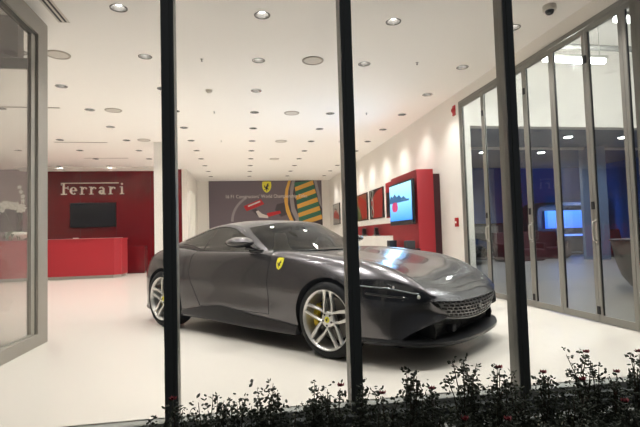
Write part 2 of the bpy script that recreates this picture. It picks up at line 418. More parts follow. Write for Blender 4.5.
# panel gaps
for side in (-1, 1):
    sd = [i for i, (s, _) in enumerate(ST) if s == -.77][0]*SU; sr = [i for i, (s, _) in enumerate(ST) if s == -2.02][0]*SU
    mb = MB()
    for row in (sd, sr):
        pts = [(FG[row, k, 0], side*(FG[row, k, 1]+.0005), FG[row, k, 2]) for k in range(3*SK, 7*SK+1)]
        mb.tube(pts, .003, 6)
    mb.tube([(FG[i, 7*SK, 0], side*FG[i, 7*SK, 1], FG[i, 7*SK, 2]) for i in range(sr, sd+1)], .003, 6)
    mb.build('door_seam', 'rubber', CAR)
    # side skirt: flared black blade along the sill
    up = interp([(-2.26, .245), (-2.19, .268), (-1.9, .315), (-1.56, .352), (-1.26, .315), (-.87, .283), (-.36, .243)])
    lo = interp([(-2.26, .20), (-2.17, .197), (-1.09, .165), (-.36, .165)])
    us = np.linspace(-2.27, -.375, 40); G = []
    for u in us:
        a, b = up(u), lo(u); v0 = abs(hitv(u, a, side).y); v1 = .955
        prof = [(v0-.03, a+.002), (v0+.006, a), (v0+.012, a-.25*(a-b)), (v1-.012, b+.05), (v1, b+.018), (v1-.002, b), (.86, b-.012), (.80, b+.01)]
        G.append([(u, side*v, z) for v, z in prof])
    mb = MB(); grid_mesh(mb, np.array(G)); mb.f.append(tuple(range(8))); mb.m.append(0); mb.sm.append(False); n0 = (len(us)-1)*8; mb.f.append(tuple(range(n0, n0+8))); mb.m.append(0); mb.sm.append(False)
    mb.build('side_skirt', 'carbon', CAR, auto=35)
    # headlamp
    zt = interp([(.22, .703), (.35, .708), (.50, .706), (.62, .692), (.72, .658), (.80, .612), (.92, .55)])
    zb = interp([(.22, .66), (.30, .63), (.36, .59), (.44, .555), (.55, .54), (.66, .528), (.80, .522), (.88, .525), (.92, .54)])
    mb = MB(); us = np.linspace(.24, .90, 34); side_patch(mb, us, zt, zb, side, 8, .003); hl = mb.build('headlamp', 'gloss_black', CAR)
    md = interp([(.24, .668), (.35, .655), (.60, .632), (.78, .592)])
    mb = MB(); mb.tube([hitv(u, md(u), side, .008) for u in np.linspace(.26, .80, 16)], .006, 6); mb.build('light_strip', 'lens_light', hl)
    md2 = interp([(.40, .60), (.60, .572), (.78, .555)])
    mb = MB(); mb.tube([hitv(u, md2(u), side, .006) for u in np.linspace(.42, .74, 12)], .010, 6); mb.build('lamp_housing', 'gloss_black', hl)
    for uu_, zz_, rr_ in ((.80, .566, .015), (.62, .64, .011)): mb = MB(); p = hitv(uu_, zz_, side, .006); mb.ball(p, rr_, 6, sc=(1, .7, 1)); mb.build('lamp_lens', 'rim_silver', hl)
    # yellow shield badge on the wing
    mb = MB(); bu, bz, bw, bh = -.615, .765, .088, .115
    sh = shield_outline(); c = [hitv(bu, bz+bh*.5, side, .006)]; 
    out = [hitv(bu+x*bw, bz+y*bh, side, .006) for x, y in sh]; back = [hitv(bu+x*bw, bz+y*bh, side, -.002) for x, y in sh]; n = len(out)
    mb.add(c+out, [(0, 1+i, 1+(i+1) % n) for i in range(n)]); mb.add(out+back, [(i, (i+1) % n, n+(i+1) % n, n+i) for i in range(n)])
    bd = mb.build('shield_badge', 'yellow', CAR); bd['label'] = 'yellow shield badge with black prancing horse'
    mb = MB(); hp = [hitv(bu+(x-.5)*bw*.68*(1 if side < 0 else -1), bz+bh*(.16+.62*y), side, .0075) for x, y in HORSE]; mb.add(hp, [tuple(range(len(hp)))]); mb.build('horse_emblem', 'horse_black', bd)
    # tail lamp
    for x0, x1, xt in ((.36, .48, -3.545), (.50, .62, -3.49)): mb = MB(); mb.box((xt, side*x0, .72), (-3.38, side*x1, .76), bev=.008); mb.build('tail_lamp', 'dark_red', CAR)

# grille: body-coloured lattice with rectangular openings
def gtop(t):   # t -1..1
    v = .645*t; return Vector((1.005-.095*abs(t)**3, v, .498+.032*t*t))
def gbot(t):
    v = .535*t; return Vector((.985-.065*abs(t)**2.6, v, .348+.05*t*t))
def gsurf(t, w):
    p = gtop(t).lerp(gbot(t), w); p.x += .012*math.sin(PI*w); return p
mb = MB(); NCOL, NROW = 18, 5
def gcell(t0, t1, w0, w1, open_):
    P = [gsurf(t0, w0), gsurf(t1, w0), gsurf(t1, w1), gsurf(t0, w1)]
    if not open_: mb.add(P, [(0, 1, 2, 3)], 0, True); return
    c = sum(P, Vector())/4; fx, fz = .12, .16; I = []
    for (a, b) in ((fx, fz), (1-fx, fz), (1-fx, 1-fz), (fx, 1-fz)): I.append(gsurf(t0+(t1-t0)*a, w0+(w1-w0)*b))
    B = [p-Vector((.03, 0, 0)) for p in I]
    mb.add(P+I+B, [(0, 1, 5, 4), (1, 2, 6, 5), (2, 3, 7, 6), (3, 0, 4, 7), (4, 5, 9, 8), (5, 6, 10, 9), (6, 7, 11, 10), (7, 4, 8, 11)], 0, False)
for r in range(NROW):
    off = (r % 2)*.5
    for cidx in range(-1, NCOL+1):
        t0 = -1+2*(cidx+off)/NCOL; t1 = t0+2/NCOL
        t0c, t1c = max(-1, t0), min(1, t1)
        if t1c-t0c < 1e-4: continue
        gcell(t0c, t1c, r/NROW, (r+1)/NROW, (t1c-t0c) > 1.9/NCOL)
gr = mb.build('grille', 'paint_grille' if 'paint_grille' in MATS else 'carbon', CAR, fix=False)
MATS['grille_metal'] = mat('grille_metal', srgb(104, 102, 102), .4, metal=.5)
gr.data.materials.clear(); gr.data.materials.append(MATS['grille_metal'])
mb = MB(); hp = [gsurf(0, .5)+Vector((.012, (x-.5)*.075, (y-.5)*.085)) for x, y in HORSE]; hb = [p-Vector((.014, 0, 0)) for p in hp]; n = len(hp)
mb.add(hp+hb, [tuple(range(n)), tuple(range(n, 2*n))[::-1]]+[(i, (i+1) % n, n+(i+1) % n, n+i) for i in range(n)]); e = mb.build('horse_emblem', 'chrome', CAR); e['label'] = 'small chrome prancing horse on the grille'
# lower edge bar of the grille and the intake below
mb = MB(); G = np.array([[tuple(gbot(t)+Vector((dx, 0, dz))) for dx, dz in ((-.05, .0), (0, .0), (.002, -.016), (-.02, -.03), (-.07, -.03))] for t in np.linspace(-1.02, 1.02, 30)]); grid_mesh(mb, G)
mb.build('grille_surround', 'gloss_black', CAR)
mb = MB(); mb.box((.80, -.60, .19), (.83, .60, .33)); 
for k in range(4): mb.box((.80, -.62, .20+.035*k), (.835, .62, .208+.035*k))
mb.build('lower_intake', 'rubber', CAR)
mb = MB(); mb.box((.84, -.33, .225), (.90, -.26, .285), bev=.008); mb.build('radar_sensor', 'dark_grey', CAR)
for sg in (-1, 1):
    mb = MB(); mb.prism([(.70, .18), (.86, .18), (.885, .27), (.87, .33), (.70, .33)], 1, sg*.60, sg*.62); mb.build('intake_fin', 'rubber', CAR)
# front splitter: curved blade with a turned-up edge
def splout(t):
    a = t*PI/2; v = .93*math.copysign(abs(math.sin(a))**.80, t); 
    u = .36+.655*abs(math.cos(a))**.62
    return u, v
mb = MB(); G = []
for t in np.linspace(-1, 1, 61):
    u, v = splout(t); lift = .012+.05*abs(v)**2.5; d = Vector((u-.2, v*.6, 0)).normalized()
    prof = [(-.22, .075), (-.10, .062), (-.03, .052), (0, .040), (.002, .022), (-.02, .004), (-.10, 0), (-.26, .01)]
    G.append([(u+d.x*a, v+d.y*a*.8, .128+lift+h) for a, h in prof])
grid_mesh(mb, np.array(G)); mb.build('front_splitter', 'carbon', CAR, auto=40)
mb = MB(); mb.box((-3.25, -.72, .150), (.70, .72, .172)); mb.build('underfloor', 'rubber', CAR)
mb = MB(); mb.box((-3.46, -.5, .20), (-3.30, .5, .34), bev=.02)
for y in (-.5, -.25, 0, .25, .5): mb.box((-3.52, y-.008, .17), (-3.36, y+.008, .33))
mb.build('rear_diffuser', 'carbon', CAR)
for sg in (-1, 1):
    mb = MB()
    for y in (.46, .58): mb = MB(); mb.lathe([(.036, -.09), (.045, -.09), (.045, .06), (.036, .06), (.036, -.09)], (-3.45+(y-.46)*.3, sg*y, .31), 20, 0); mb.build('exhaust_pipe', 'rim_dark', CAR)

# ---- cabin: G0 centre, G1, G2 inner pillar edge, G3 outer pillar edge, G4 waist line, G5 hidden under the waist
GS = [
 [(-.50,0,.932), (-.60,.40,.932), (-.905,.755,.931), (-.965,.800,.934), (-.985,.815,.932), (-.99,.80,.90)],
 [(-.72,0,1.055),(-.80,.385,1.05),(-1.085,.712,1.032),(-1.150,.757,1.020),(-1.17,.822,.938),(-1.17,.81,.90)],
 [(-.93,0,1.168),(-1.00,.365,1.158),(-1.255,.668,1.122),(-1.330,.712,1.102),(-1.36,.824,.939),(-1.36,.81,.90)],
 [(-1.15,0,1.258),(-1.20,.345,1.248),(-1.405,.605,1.200),(-1.500,.675,1.172),(-1.53,.825,.940),(-1.53,.81,.90)],
 [(-1.50,0,1.298),(-1.52,.34,1.287),(-1.60,.565,1.245),(-1.660,.655,1.212),(-1.70,.822,.942),(-1.70,.81,.90)],
 [(-1.80,0,1.303),(-1.80,.34,1.292),(-1.82,.560,1.255),(-1.850,.650,1.222),(-1.94,.818,.949),(-1.94,.80,.91)],
 [(-2.10,0,1.285),(-2.10,.34,1.273),(-2.10,.560,1.232),(-2.090,.662,1.188),(-2.12,.808,.985),(-2.12,.80,.93)],
 [(-2.48,0,1.222),(-2.47,.34,1.208),(-2.43,.565,1.158),(-2.340,.690,1.115),(-2.32,.785,1.022),(-2.32,.80,.94)],
 [(-2.90,0,1.112),(-2.88,.35,1.097),(-2.78,.585,1.065),(-2.600,.725,1.045),(-2.56,.765,1.018),(-2.56,.79,.94)],
 [(-3.30,0,.972), (-3.27,.37,.962), (-3.15,.60,.952), (-3.02,.735,.945), (-3.00,.755,.93), (-3.0,.77,.90)],
]
GG = cr(np.array(GS, float), 6); GG = cr(GG.transpose(1, 0, 2), 4).transpose(1, 0, 2); GG[:, 0, 1] = 0
def cabin(side, i0, i1, j0, j1):
    g = GG[i0:i1+1, j0:j1+1].copy(); g[:, :, 1] *= side; return g
def both(name, m, i0, i1, j0, j1, **k):
    mb = MB()
    a = cabin(1, i0, i1, j0, j1); b = cabin(-1, i0, i1, j0, j1)[:, ::-1]
    grid_mesh(mb, np.concatenate([b, a[:, 1:]], axis=1)); return mb.build(name, m, CAR)
def sided(name, m, i0, i1, j0, j1):
    r = []
    for sd_ in (-1, 1):
        mb = MB(); grid_mesh(mb, cabin(sd_, i0, i1, j0, j1)); r.append(mb.build(name, m, CAR))
    return r
both('windscreen', 'car_windshield', 0, 18, 0, 8)
both('roof', 'paint', 18, 37, 0, 8)
both('rear_window', 'car_glass', 37, 52, 0, 8)
both('rear_deck', 'paint', 52, 54, 0, 8)
sided('roof_pillar', 'paint', 0, 54, 8, 12)          # A-pillar, roof rail and C-pillar in one sweep
sided('side_window', 'car_glass', 2, 31, 12, 16)
sided('mirror_triangle', 'gloss_black', 0, 2, 12, 16)
sided('quarter_window', 'car_glass', 32, 46, 12, 16)
sided('quarter_panel', 'paint', 46, 54, 12, 20)
for sd_ in (-1, 1):
    mb = MB()
    grid_mesh(mb, cabin(sd_, 31, 32, 12, 16))
    mb.build('window_pillar', 'gloss_black', CAR)
    mb = MB(); grid_mesh(mb, cabin(sd_, 0, 46, 16, 20)); mb.build('waist_panel', 'paint', CAR)
    mb = MB(); pts = [(p[0], sd_*(p[1]+.001), p[2]) for p in GG[0:47, 12]]; mb.tube(pts, .006, 6)
    pts = [(p[0], sd_*(p[1]+.001), p[2]) for p in GG[0:47, 16]]; mb.tube(pts, .006, 6); mb.build('window_seal', 'gloss_black', CAR)
mb = MB(); mb.tube([(p[0]+.004, p[1]*s_, p[2]) for s_, rng in ((-1, range(8, -1, -1)), (1, range(1, 9))) for p in [GG[0, j] for j in rng]], .010, 6); mb.build('windscreen_cowl', 'gloss_black', CAR)
# interior
mb = MB(); G = []
for y in np.linspace(-.68, .68, 17):
    k = (y/.68)**2; G.append([(-.60-.26*k, y, .90), (-.72-.24*k, y, .945+.012*math.cos(y*9)), (-.92-.14*k, y, .94), (-1.02-.10*k, y, .88), (-1.0-.10*k, y, .70)])
grid_mesh(mb, np.array(G)); mb.build('dashboard', 'seat_leather', CAR)
for y in (-.37, .37):
    t = empty('seat'); t.parent = CAR; t.location = (-1.72, y, .5)
    mb = MB(); G = []
    for h, w, tt, xo in ((0, .24, .09, .0), (.12, .25, .10, -.03), (.28, .24, .09, -.09), (.40, .19, .07, -.13), (.46, .13, .05, -.15), (.50, .12, .045, -.155), (.58, .12, .045, -.165), (.64, .09, .03, -.17)):
        G.append([(xo+tt*math.cos(a), w*math.sin(a), h) for a in np.linspace(0, 2*PI, 17)])
    grid_mesh(mb, np.array(G)); mb.f.append(tuple(range(len(mb.v)-17, len(mb.v)-1))); mb.m.append(0); mb.sm.append(True); mb.build('backrest', 'seat_light', t)
    mb = MB(); mb.box((.0, -.23, -.06), (.5, .23, .08), bev=.05); mb.build('cushion', 'seat_leather', t)
sw = MB(); c = Vector((-1.08, .37, .93)); ax = Vector((.94, 0, .34)).normalized(); e1 = Vector((0, 1, 0)); e2 = ax.cross(e1)
sw.tube([c+e1*.18*math.cos(a)+e2*.165*math.sin(a) for a in np.linspace(0, 2*PI, 33)[:-1]], .015, 8, closed=True)
for a in (0, PI, -PI/2): sw.tube([c+ax*.03, c+(e1*.18*math.cos(a)+e2*.165*math.sin(a))], .014, 6)
sw.ball(c+ax*.03, .045, 6); sw.build('steering_wheel', 'rubber', CAR)
mb = MB(); mb.box((-1.27, -.07, 1.165), (-1.24, .07, 1.21), bev=.01); mb.tube([(-1.25, 0, 1.19), (-1.16, 0, 1.25)], .008); mb.build('rear_view_mirror', 'rubber', CAR)
# door mirrors and handles
for sd_ in (-1, 1):
    t = empty('door_mirror'); t.parent = CAR
    mb = MB(); c = Vector((-1.13, sd_*.985, 1.035)); G = []
    prof = [(-.075, .30), (-.07, .62), (-.045, .86), (0, 1.0), (.05, .92), (.09, .62), (.115, .2), (.118, .02)]
    for x, k in prof: G.append([(c.x+x*1.5, c.y+sd_*(.145*k*math.cos(a)), c.z+.064*k*math.sin(a)*(1 if math.sin(a) > 0 else .8)) for a in np.linspace(0, 2*PI, 25)])
    grid_mesh(mb, np.array(G), mifn=lambda i, j: 0 if j < 12 else 1); mb.f.append(tuple(range(24))); mb.m.append(2); mb.sm.append(False)
    mb.build('mirror_cap', ['paint', 'gloss_black', 'chrome'], t)
    mb = MB(); mb.tube([(-1.03, sd_*.80, .955), (-1.04, sd_*.86, .965), (-1.09, sd_*.93, .99)], [.022, .018, .024], 8); mb.box((-1.14, sd_*.79, .935), (-.96, sd_*.845, .962), bev=.006); mb.build('mirror_arm', 'gloss_black', t)

# wheels
def make_wheel(side, u, zc, R, W, name='wheel'):
    """origin at the hub centre; outward is +y*side"""
    w = empty(name); w.parent = CAR; w.location = (u, 0, zc)
    yo = .962*side if u > -1 else .975*side
    def Y(d): return yo-side*d
    t = MB(); r = .262
    prof = [(r, .012), (r+.012, .002), (r+.035, .000), (R-.03, .008), (R-.008, .022), (R, .045), (R, W-.045), (R-.01, W-.02), (R-.04, W-.005), (r, W)]
    t.lathe([(a, Y(b)) for a, b in prof], (0, 0, 0), 72, 1); t.build('tire', 'rubber', w, auto=50)
    b = MB(); b.lathe([(a, Y(d)) for a, d in [(.250, .03), (.262, .008), (.269, .002), (.268, -.001), (.263, .001), (.251, .014), (.246, .04), (.238, .10), (.236, W-.02), (.262, W)]], (0, 0, 0), 72, 1)
    # five twin spokes
    for k in range(5):
        a0 = PI/2-.06+2*PI*k/5
        for s in (-1, 1):
            P = []
            for q, (rr, da, wd, dp, th) in enumerate([(.045, .62, .020, .026, .040), (.080, .58, .020, .026, .038), (.125, .37, .024, .024, .034), (.175, .24, .028, .020, .030), (.222, .165, .033, .015, .026), (.258, .14, .040, .010, .022)]):
                a = a0+s*da*(1 if rr > .06 else 1.0); cx, cz = rr*math.cos(a), rr*math.sin(a)
                tx, tz = -math.sin(a0-s*.08), math.cos(a0-s*.08)
                P.append([(cx-tx*wd*.5, Y(dp+.006), cz-tz*wd*.5), (cx-tx*wd*.2, Y(dp), cz-tz*wd*.2), (cx+tx*wd*.2, Y(dp), cz+tz*wd*.2), (cx+tx*wd*.5, Y(dp+.006), cz+tz*wd*.5), (cx+tx*wd*.45, Y(dp+th), cz+tz*wd*.45), (cx-tx*wd*.45, Y(dp+th), cz-tz*wd*.45), (cx-tx*wd*.5, Y(dp+.006), cz-tz*wd*.5)])
            grid_mesh(b, np.array(P), mi=0)
    b.lathe([(.0001, Y(.026)), (.045, Y(.024)), (.064, Y(.028)), (.074, Y(.040)), (.076, Y(.10))], (0, 0, 0), 32, 1)
    b.build('rim', 'rim_silver', w, auto=32)
    for k in range(5):
        n = MB(); a = PI/2-.06+PI/5+2*PI*k/5; n.lathe([(.0001, Y(.0195)), (.009, Y(.0195)), (.011, Y(.032))], (.050*math.cos(a), 0, .050*math.sin(a)), 10, 1)
        n.build('lug_bolt', 'rim_dark', w)
    d = MB(); d.lathe([(.08, Y(.115)), (.19, Y(.115)), (.19, Y(.145)), (.08, Y(.145))], (0, 0, 0), 48, 1); d.lathe([(.0001, Y(.075)), (.085, Y(.08)), (.09, Y(.115)), (.09, Y(.2)), (.0001, Y(.2))], (0, 0, 0), 32, 1); d.lathe([(.0001, Y(.17)), (.235, Y(.17))], (0, 0, 0), 32, 1, mi=1)
    d.build('brake_disc', ['disc_steel', 'well'], w, auto=40)
    c = MB(); A = np.linspace(PI-.62, PI+.40, 14) if u > -1 else np.linspace(-.5, .5, 14)
    G = np.array([[(rr*math.cos(a), Y(dd), rr*math.sin(a)) for rr, dd in ((.155, .12), (.155, .085), (.165, .075), (.205, .078), (.215, .09), (.215, .16))] for a in A]); grid_mesh(c, G)
    c.f += [tuple(range(6)), tuple(range(len(c.v)-6, len(c.v)))]; c.m += [0, 0]; c.sm += [False, False]
    c.build('brake_caliper', 'caliper', w, auto=40)['label'] = 'yellow brake caliper'
    h = MB(); h.lathe([(.0001, Y(.017)), (.024, Y(.018)), (.027, Y(.022)), (.027, Y(.032))], (0, 0, 0), 24, 1)
    o = h.build('hub_cap', 'yellow', w); o['label'] = 'yellow hub cap with black horse'
    h = MB(); h.add([((x-.5)*.028*(-side), Y(.0155), (y-.5)*.036) for x, y in HORSE], [tuple(range(len(HORSE)))]); 
    # the emblem is a sub-part level piece of the wheel
    h.build('horse_emblem', 'horse_black', w)
    return w
for sd_ in (-1, 1):
    make_wheel(sd_, 0, .340, .340, .245)
    make_wheel(sd_, -2.67, .352, .352, .285)
tag(CAR, 'dark metallic grey sports coupe parked in the middle of the showroom floor', 'car')
EXPO = 1.35
E_SPOT = 42

# ------------------------------------------------------------ the showroom shell (x right, y into the room, z up)
H = 3.70
XR, YB, YF = 4.0, 21.3, 2.98           # right wall, far wall, shop front
XL, YRED = -9.0, 17.55
DLX = [-6.16, -4.56, -2.96, -1.34, .26, 1.87, 3.48]
DLY = [3.92, 5.33, 6.73, 8.15, 9.58, 11.0, 12.45, 13.88, 15.3, 16.75, 18.2, 19.65]
lights = []
for x in DLX:
    for y in DLY:
        if x < -2 and y > 17: continue
        if x < -2 and y < 6: continue
        lights.append((x, y))
mb = MB(); mb.box((XL, YF, -.12), (XR+.001, YB+.2, 0)); struct('floor', mb, 'floor_stone')
# ceiling slab with a real round hole for every downlight: square cells with circular cut-outs between plain strips
def ceiling():
    mb = MB(); r = .078; c = .14; z = H; n = 24
    def quad(x0, x1, y0, y1):
        if x1-x0 > 1e-6 and y1-y0 > 1e-6: mb.add([(x0, y0, z), (x1, y0, z), (x1, y1, z), (x0, y1, z)], [(0, 3, 2, 1)])
    X0, X1, Y0, Y1 = XL, XR, YF-.1, YB
    ys = sorted(set(y for _, y in lights)); prev = Y0
    for y in ys:
        quad(X0, X1, prev, y-c); px = X0
        for x in sorted(x for x, yy in lights if yy == y):
            quad(px, x-c, y-c, y+c); px = x+c
            circ = [(x+r*math.cos(2*PI*k/n), y+r*math.sin(2*PI*k/n), z) for k in range(n)]
            sq = []
            for k in range(n):
                a = 2*PI*k/n; m = max(abs(math.cos(a)), abs(math.sin(a))); sq.append((x+c*math.cos(a)/m, y+c*math.sin(a)/m, z))
            mb.add(circ+sq, [(k, (k+1) % n, n+(k+1) % n, n+k) for k in range(n)])
        quad(px, X1, y-c, y+c); prev = y+c
    quad(X0, X1, prev, Y1)
    mb.box((X0, Y0, H+.22), (X1, Y1, H+.3))
    return mb
struct('ceiling', ceiling(), 'ceiling_paint', fix=False)
# right wall: solid beyond the folding doors, a strip above them
mb = MB(); mb.box((XR, 7.93, 0), (XR+.2, YB, H)); mb.box((XR, YF-.1, 3.50), (XR+.2, 7.93, H)); struct('wall_right', mb, 'wall_paint')
mb = MB(); mb.box((-2.07, YB, 0), (XR+.2, YB+.2, H)); struct('wall_back', mb, 'wall_paint')
mb = MB(); mb.box((-2.25, YRED+.0, 0), (-2.06, YB, H)); struct('wall_left', mb, 'wall_paint')
mb = MB(); mb.box((-6.95, YRED, 0), (-2.25, YRED+.2, H)); 
for x in (-5.75, -4.55, -3.35): mb.box((x-.004, YRED-.003, 0), (x+.004, YRED, H), 1)
struct('wall_red', mb, ['red_gloss', 'dark_red']); bpy.data.objects['wall_red'].name = 'wall_back_red'
mb = MB(); mb.box((XL, YRED-.05, 0), (-6.95, YRED+.2, H)); struct('wall_back_hazed', mb, 'red_hazed')  # red wall behind the pane; the pane's pale reflection is put into its colour
mb = MB(); mb.box((XL-.2, YF, 0), (XL, YRED, H)); struct('wall_far_left', mb, 'wall_paint')
mb = MB(); mb.box((-2.33, 12.65, 0), (-1.93, 13.05, H)); struct('trim_column', mb, 'wall_paint'); bpy.data.objects['trim_column'].name = 'trim_1'
for x, w in ((-2.05, .07), (-2.05, .07)):
    pass
# light valance in front of the red wall
mb = MB(); mb.box((-7.6, 16.85, 3.63), (-2.8, 16.95, H)); mb.box((-7.6, 17.2, 3.60), (-3.1, 17.28, H)); struct('trim_2', mb, 'wall_paint')
# two white fins beside the passage to the mural
for k, y in enumerate((18.2, 19.2)):
    mb = MB(); mb.box((-2.06, y, 0), (-1.96, y+.12, 2.95)); struct('trim_%d' % (3+k), mb, 'white_gloss')

# shop front: bottom rail, mullions (black outside, grey side), panes, dark plinth
mb = MB(); mb.box((-9, 2.90, -.07), (4.2, 3.0, .0), 0); mb.box((-9, 2.83, -.07), (4.2, 2.90, -.035), 1); mb.box((-9, 2.80, -.35), (4.2, 2.9, -.07), 1); mb.box((-9, 2.70, -.13), (4.2, 2.80, -.11), 0)
struct('trim_5', mb, ['sill_metal', 'black_frame'])
YM0, YM1 = 2.86, 2.975
for k, x in enumerate((-2.69, -1.561, -.441, .679, 1.831, 2.95, 4.07)):
    mb = MB(); mb.box((x-.038, YM0+.012, -.04), (x+.038, YM1, 4.0), 0); mb.box((x-.038, YM0, -.04), (x+.038, YM0+.012, 4.0), 1)
    mb.box((x-.012, YM0-.006, -.04), (x+.012, YM0, 4.0), 1)
    struct('trim_%d' % (6+k), mb, ['alu', 'black_frame'])
    if k < 6:
        x2 = (-2.69, -1.561, -.441, .679, 1.831, 2.95, 4.07)[k+1]
        mb = MB(); mb.box((x+.038, 2.915, -.02), (x2-.038, 2.923, 4.0)); struct('window_%d' % (1+k), mb, 'facade_glass')

# vestibule glazing at the left: metal frame standing at x = -2.2
mb = MB()
mb.box((-2.26, 5.36, 0), (-2.18, 5.60, 3.58)); mb.box((-2.26, 3.0, 3.38), (-2.18, 5.36, 3.58)); mb.box((-2.26, 3.0, 0), (-2.18, 5.36, .13))
mb.box((-2.24, 5.32, .13), (-2.205, 5.36, 3.38), 1); mb.box((-2.24, 5.24, .13), (-2.20, 5.32, 3.34), 0); mb.box((-2.24, 3.0, 3.33), (-2.205, 5.36, 3.38), 1); mb.box((-2.23, 3.0, .13), (-2.20, 5.24, .15), 2)
wf = struct('window_8', mb, ['alu_left', 'alu_dark', 'alu_light']); wf.name = 'window_8'
mb = MB(); mb.box((-2.225, 3.0, .15), (-2.219, 5.24, 3.33)); mb.build('pane', 'side_glass', wf)
# header and post of the sliding entrance behind it
mb = MB(); mb.box((-9, 5.62, 3.22), (-2.50, 5.76, H)); mb.box((-2.40, 5.62, 0), (-2.262, 5.74, 3.58)); struct('trim_14', mb, 'alu')
mb = MB(); mb.box((-6.2, 5.66, 3.10), (-2.40, 5.70, 3.22)); struct('trim_15', mb, 'alu_dark')

# folding glass doors along the right side
mb = MB(); mb.box((XR-.02, 3.0, 3.44), (XR+.06, 7.93, 3.50)); mb.box((XR-.02, 7.87, 0), (XR+.06, 7.93, 3.44)); struct('trim_16', mb, 'alu')
DB = [7.87, 7.09, 6.50, 5.92, 5.33, 4.725, 4.19, 3.60, 3.01]
for k in range(8):
    y1, y0 = DB[k], DB[k+1]; st = .048
    mb = MB(); x0, x1 = XR-.012, XR+.022
    mb.box((x0, y0+.003, .012), (x1, y0+st, 3.435)); mb.box((x0, y1-st, .012), (x1, y1-.003, 3.435)); mb.box((x0, y0+st, .012), (x1, y1-st, .09)); mb.box((x0, y0+st, 3.375), (x1, y1-st, 3.435))
    g = .008
    mb.box((x0+.01, y0+st, .09), (x1-.01, y0+st+g, 3.375), 1); mb.box((x0+.01, y1-st-g, .09), (x1-.01, y1-st, 3.375), 1)
    d = struct('door_%d' % (k+1), mb, ['alu', 'rubber'])
    mb = MB(); mb.box((XR+.002, y0+st+g, .09), (XR+.008, y1-st-g, 3.375)); mb.build('pane', 'door_glass', d)
    if k in (1, 3, 5):
        mb = MB(); yh = y1-.028; mb.tube([(x0, yh, .94), (x0-.045, yh, .95), (x0-.05, yh, 1.05), (x0-.045, yh, 1.15), (x0, yh, 1.16)], .011, 8); mb.box((x0-.006, yh-.016, .91), (x0, yh+.016, 1.19)); mb.build('door_handle', 'alu_light', d)
        for z in (.10, 1.30, 3.02):
            mb = MB(); mb.box((x0-.012, y1-.02, z), (x0, y1+.02, z+.09)); mb.build('hinge', 'rubber', d)

# ------------------------------------------------------------ room next door, seen through the folding doors
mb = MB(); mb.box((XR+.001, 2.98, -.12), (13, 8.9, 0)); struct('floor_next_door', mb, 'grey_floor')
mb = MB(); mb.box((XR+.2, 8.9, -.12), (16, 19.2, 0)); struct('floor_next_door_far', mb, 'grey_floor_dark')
mb = MB(); mb.box((XR+.2, 2.98, 4.9), (13, 8.9, 5.0)); struct('ceiling_next_door', mb, 'ceiling_paint')
mb = MB(); mb.box((XR+.2, 8.5, 3.20), (16, 8.7, 4.9)); struct('wall_next_door_upper', mb, 'wall_paint')
mb = MB(); mb.box((XR+.2, 8.7, 3.9), (16, 19.0, 4.0)); struct('ceiling_next_door_far', mb, 'grey_ceiling')
mb = MB(); mb.box((XR+.2, 19.0, 0), (16, 19.2, 4.0)); struct('wall_next_door_back', mb, 'blue_wall')
mb = MB(); mb.box((13, 2.98, 0), (13.2, 8.5, 4.9)); mb.box((15.8, 8.7, 0), (16, 19, 4), 1); struct('wall_next_door_right', mb, ['mid_grey', 'blue_wall'])
mb = MB(); mb.box((XR+.2, 2.8, 0), (13.2, 2.98, 5)); struct('wall_next_door_front', mb, 'dark_grey')
mb = MB(); mb.box((11.75, 13.9, 0), (12.3, 14.5, 3.9)); struct('trim_17', mb, 'blue_grey')
for k, y in enumerate((11.2, 14.2)):
    mb = MB(); mb.box((5.0, y, 3.83), (15, y+.12, 3.9)); struct('trim_%d' % (18+k), mb, 'wall_paint')
mb = MB(); mb.tube([(4.2, 6.3, 3.92), (9.0, 6.3, 3.92)], .045, 10); 
tag(mb.build('ceiling_pipe', 'mid_grey'), 'grey horizontal pipe hanging near the ceiling beyond the glass doors', 'pipe')
def lin(x0, x1, y, z, label):
    t = empty('linear_lamp', ((x0+x1)/2, y, z)); h = (x1-x0)/2
    mb = MB(); mb.box((-h, -.05, .03), (h, .05, .07)); mb.tube([(-h+.1, 0, .07), (-h+.1, 0, 4.9-z)], .006, 6); mb.tube([(h-.1, 0, .07), (h-.1, 0, 4.9-z)], .006, 6); mb.build('housing', 'alu_light', t)
    mb = MB(); mb.tube([(-h+.03, 0, 0), (h-.03, 0, 0)], .042, 12); mb.build('tube', 'tube_light', t)
    l = bpy.data.lights.new('tube_lamp', 'POINT'); l.shadow_soft_size = .05; l.energy = 75; l.color = (1, .97, .92)
    o = bpy.data.objects.new('tube_lamp', l); COL.objects.link(o); o.location = ((x0+x1)/2, y, z-.10)
    tag(t, label, 'lamp', 'linear lamps beyond the glass doors')
lin(4.25, 5.28, 5.85, 3.52, 'white glowing tube lamp beyond the glass doors, farther one, below the pipe')
lin(4.30, 5.30, 4.62, 3.52, 'white glowing tube lamp beyond the glass doors, nearest to the top right corner')
lin(7.2, 8.2, 5.85, 3.52, 'white glowing tube lamp beyond the glass doors, farthest to the right')
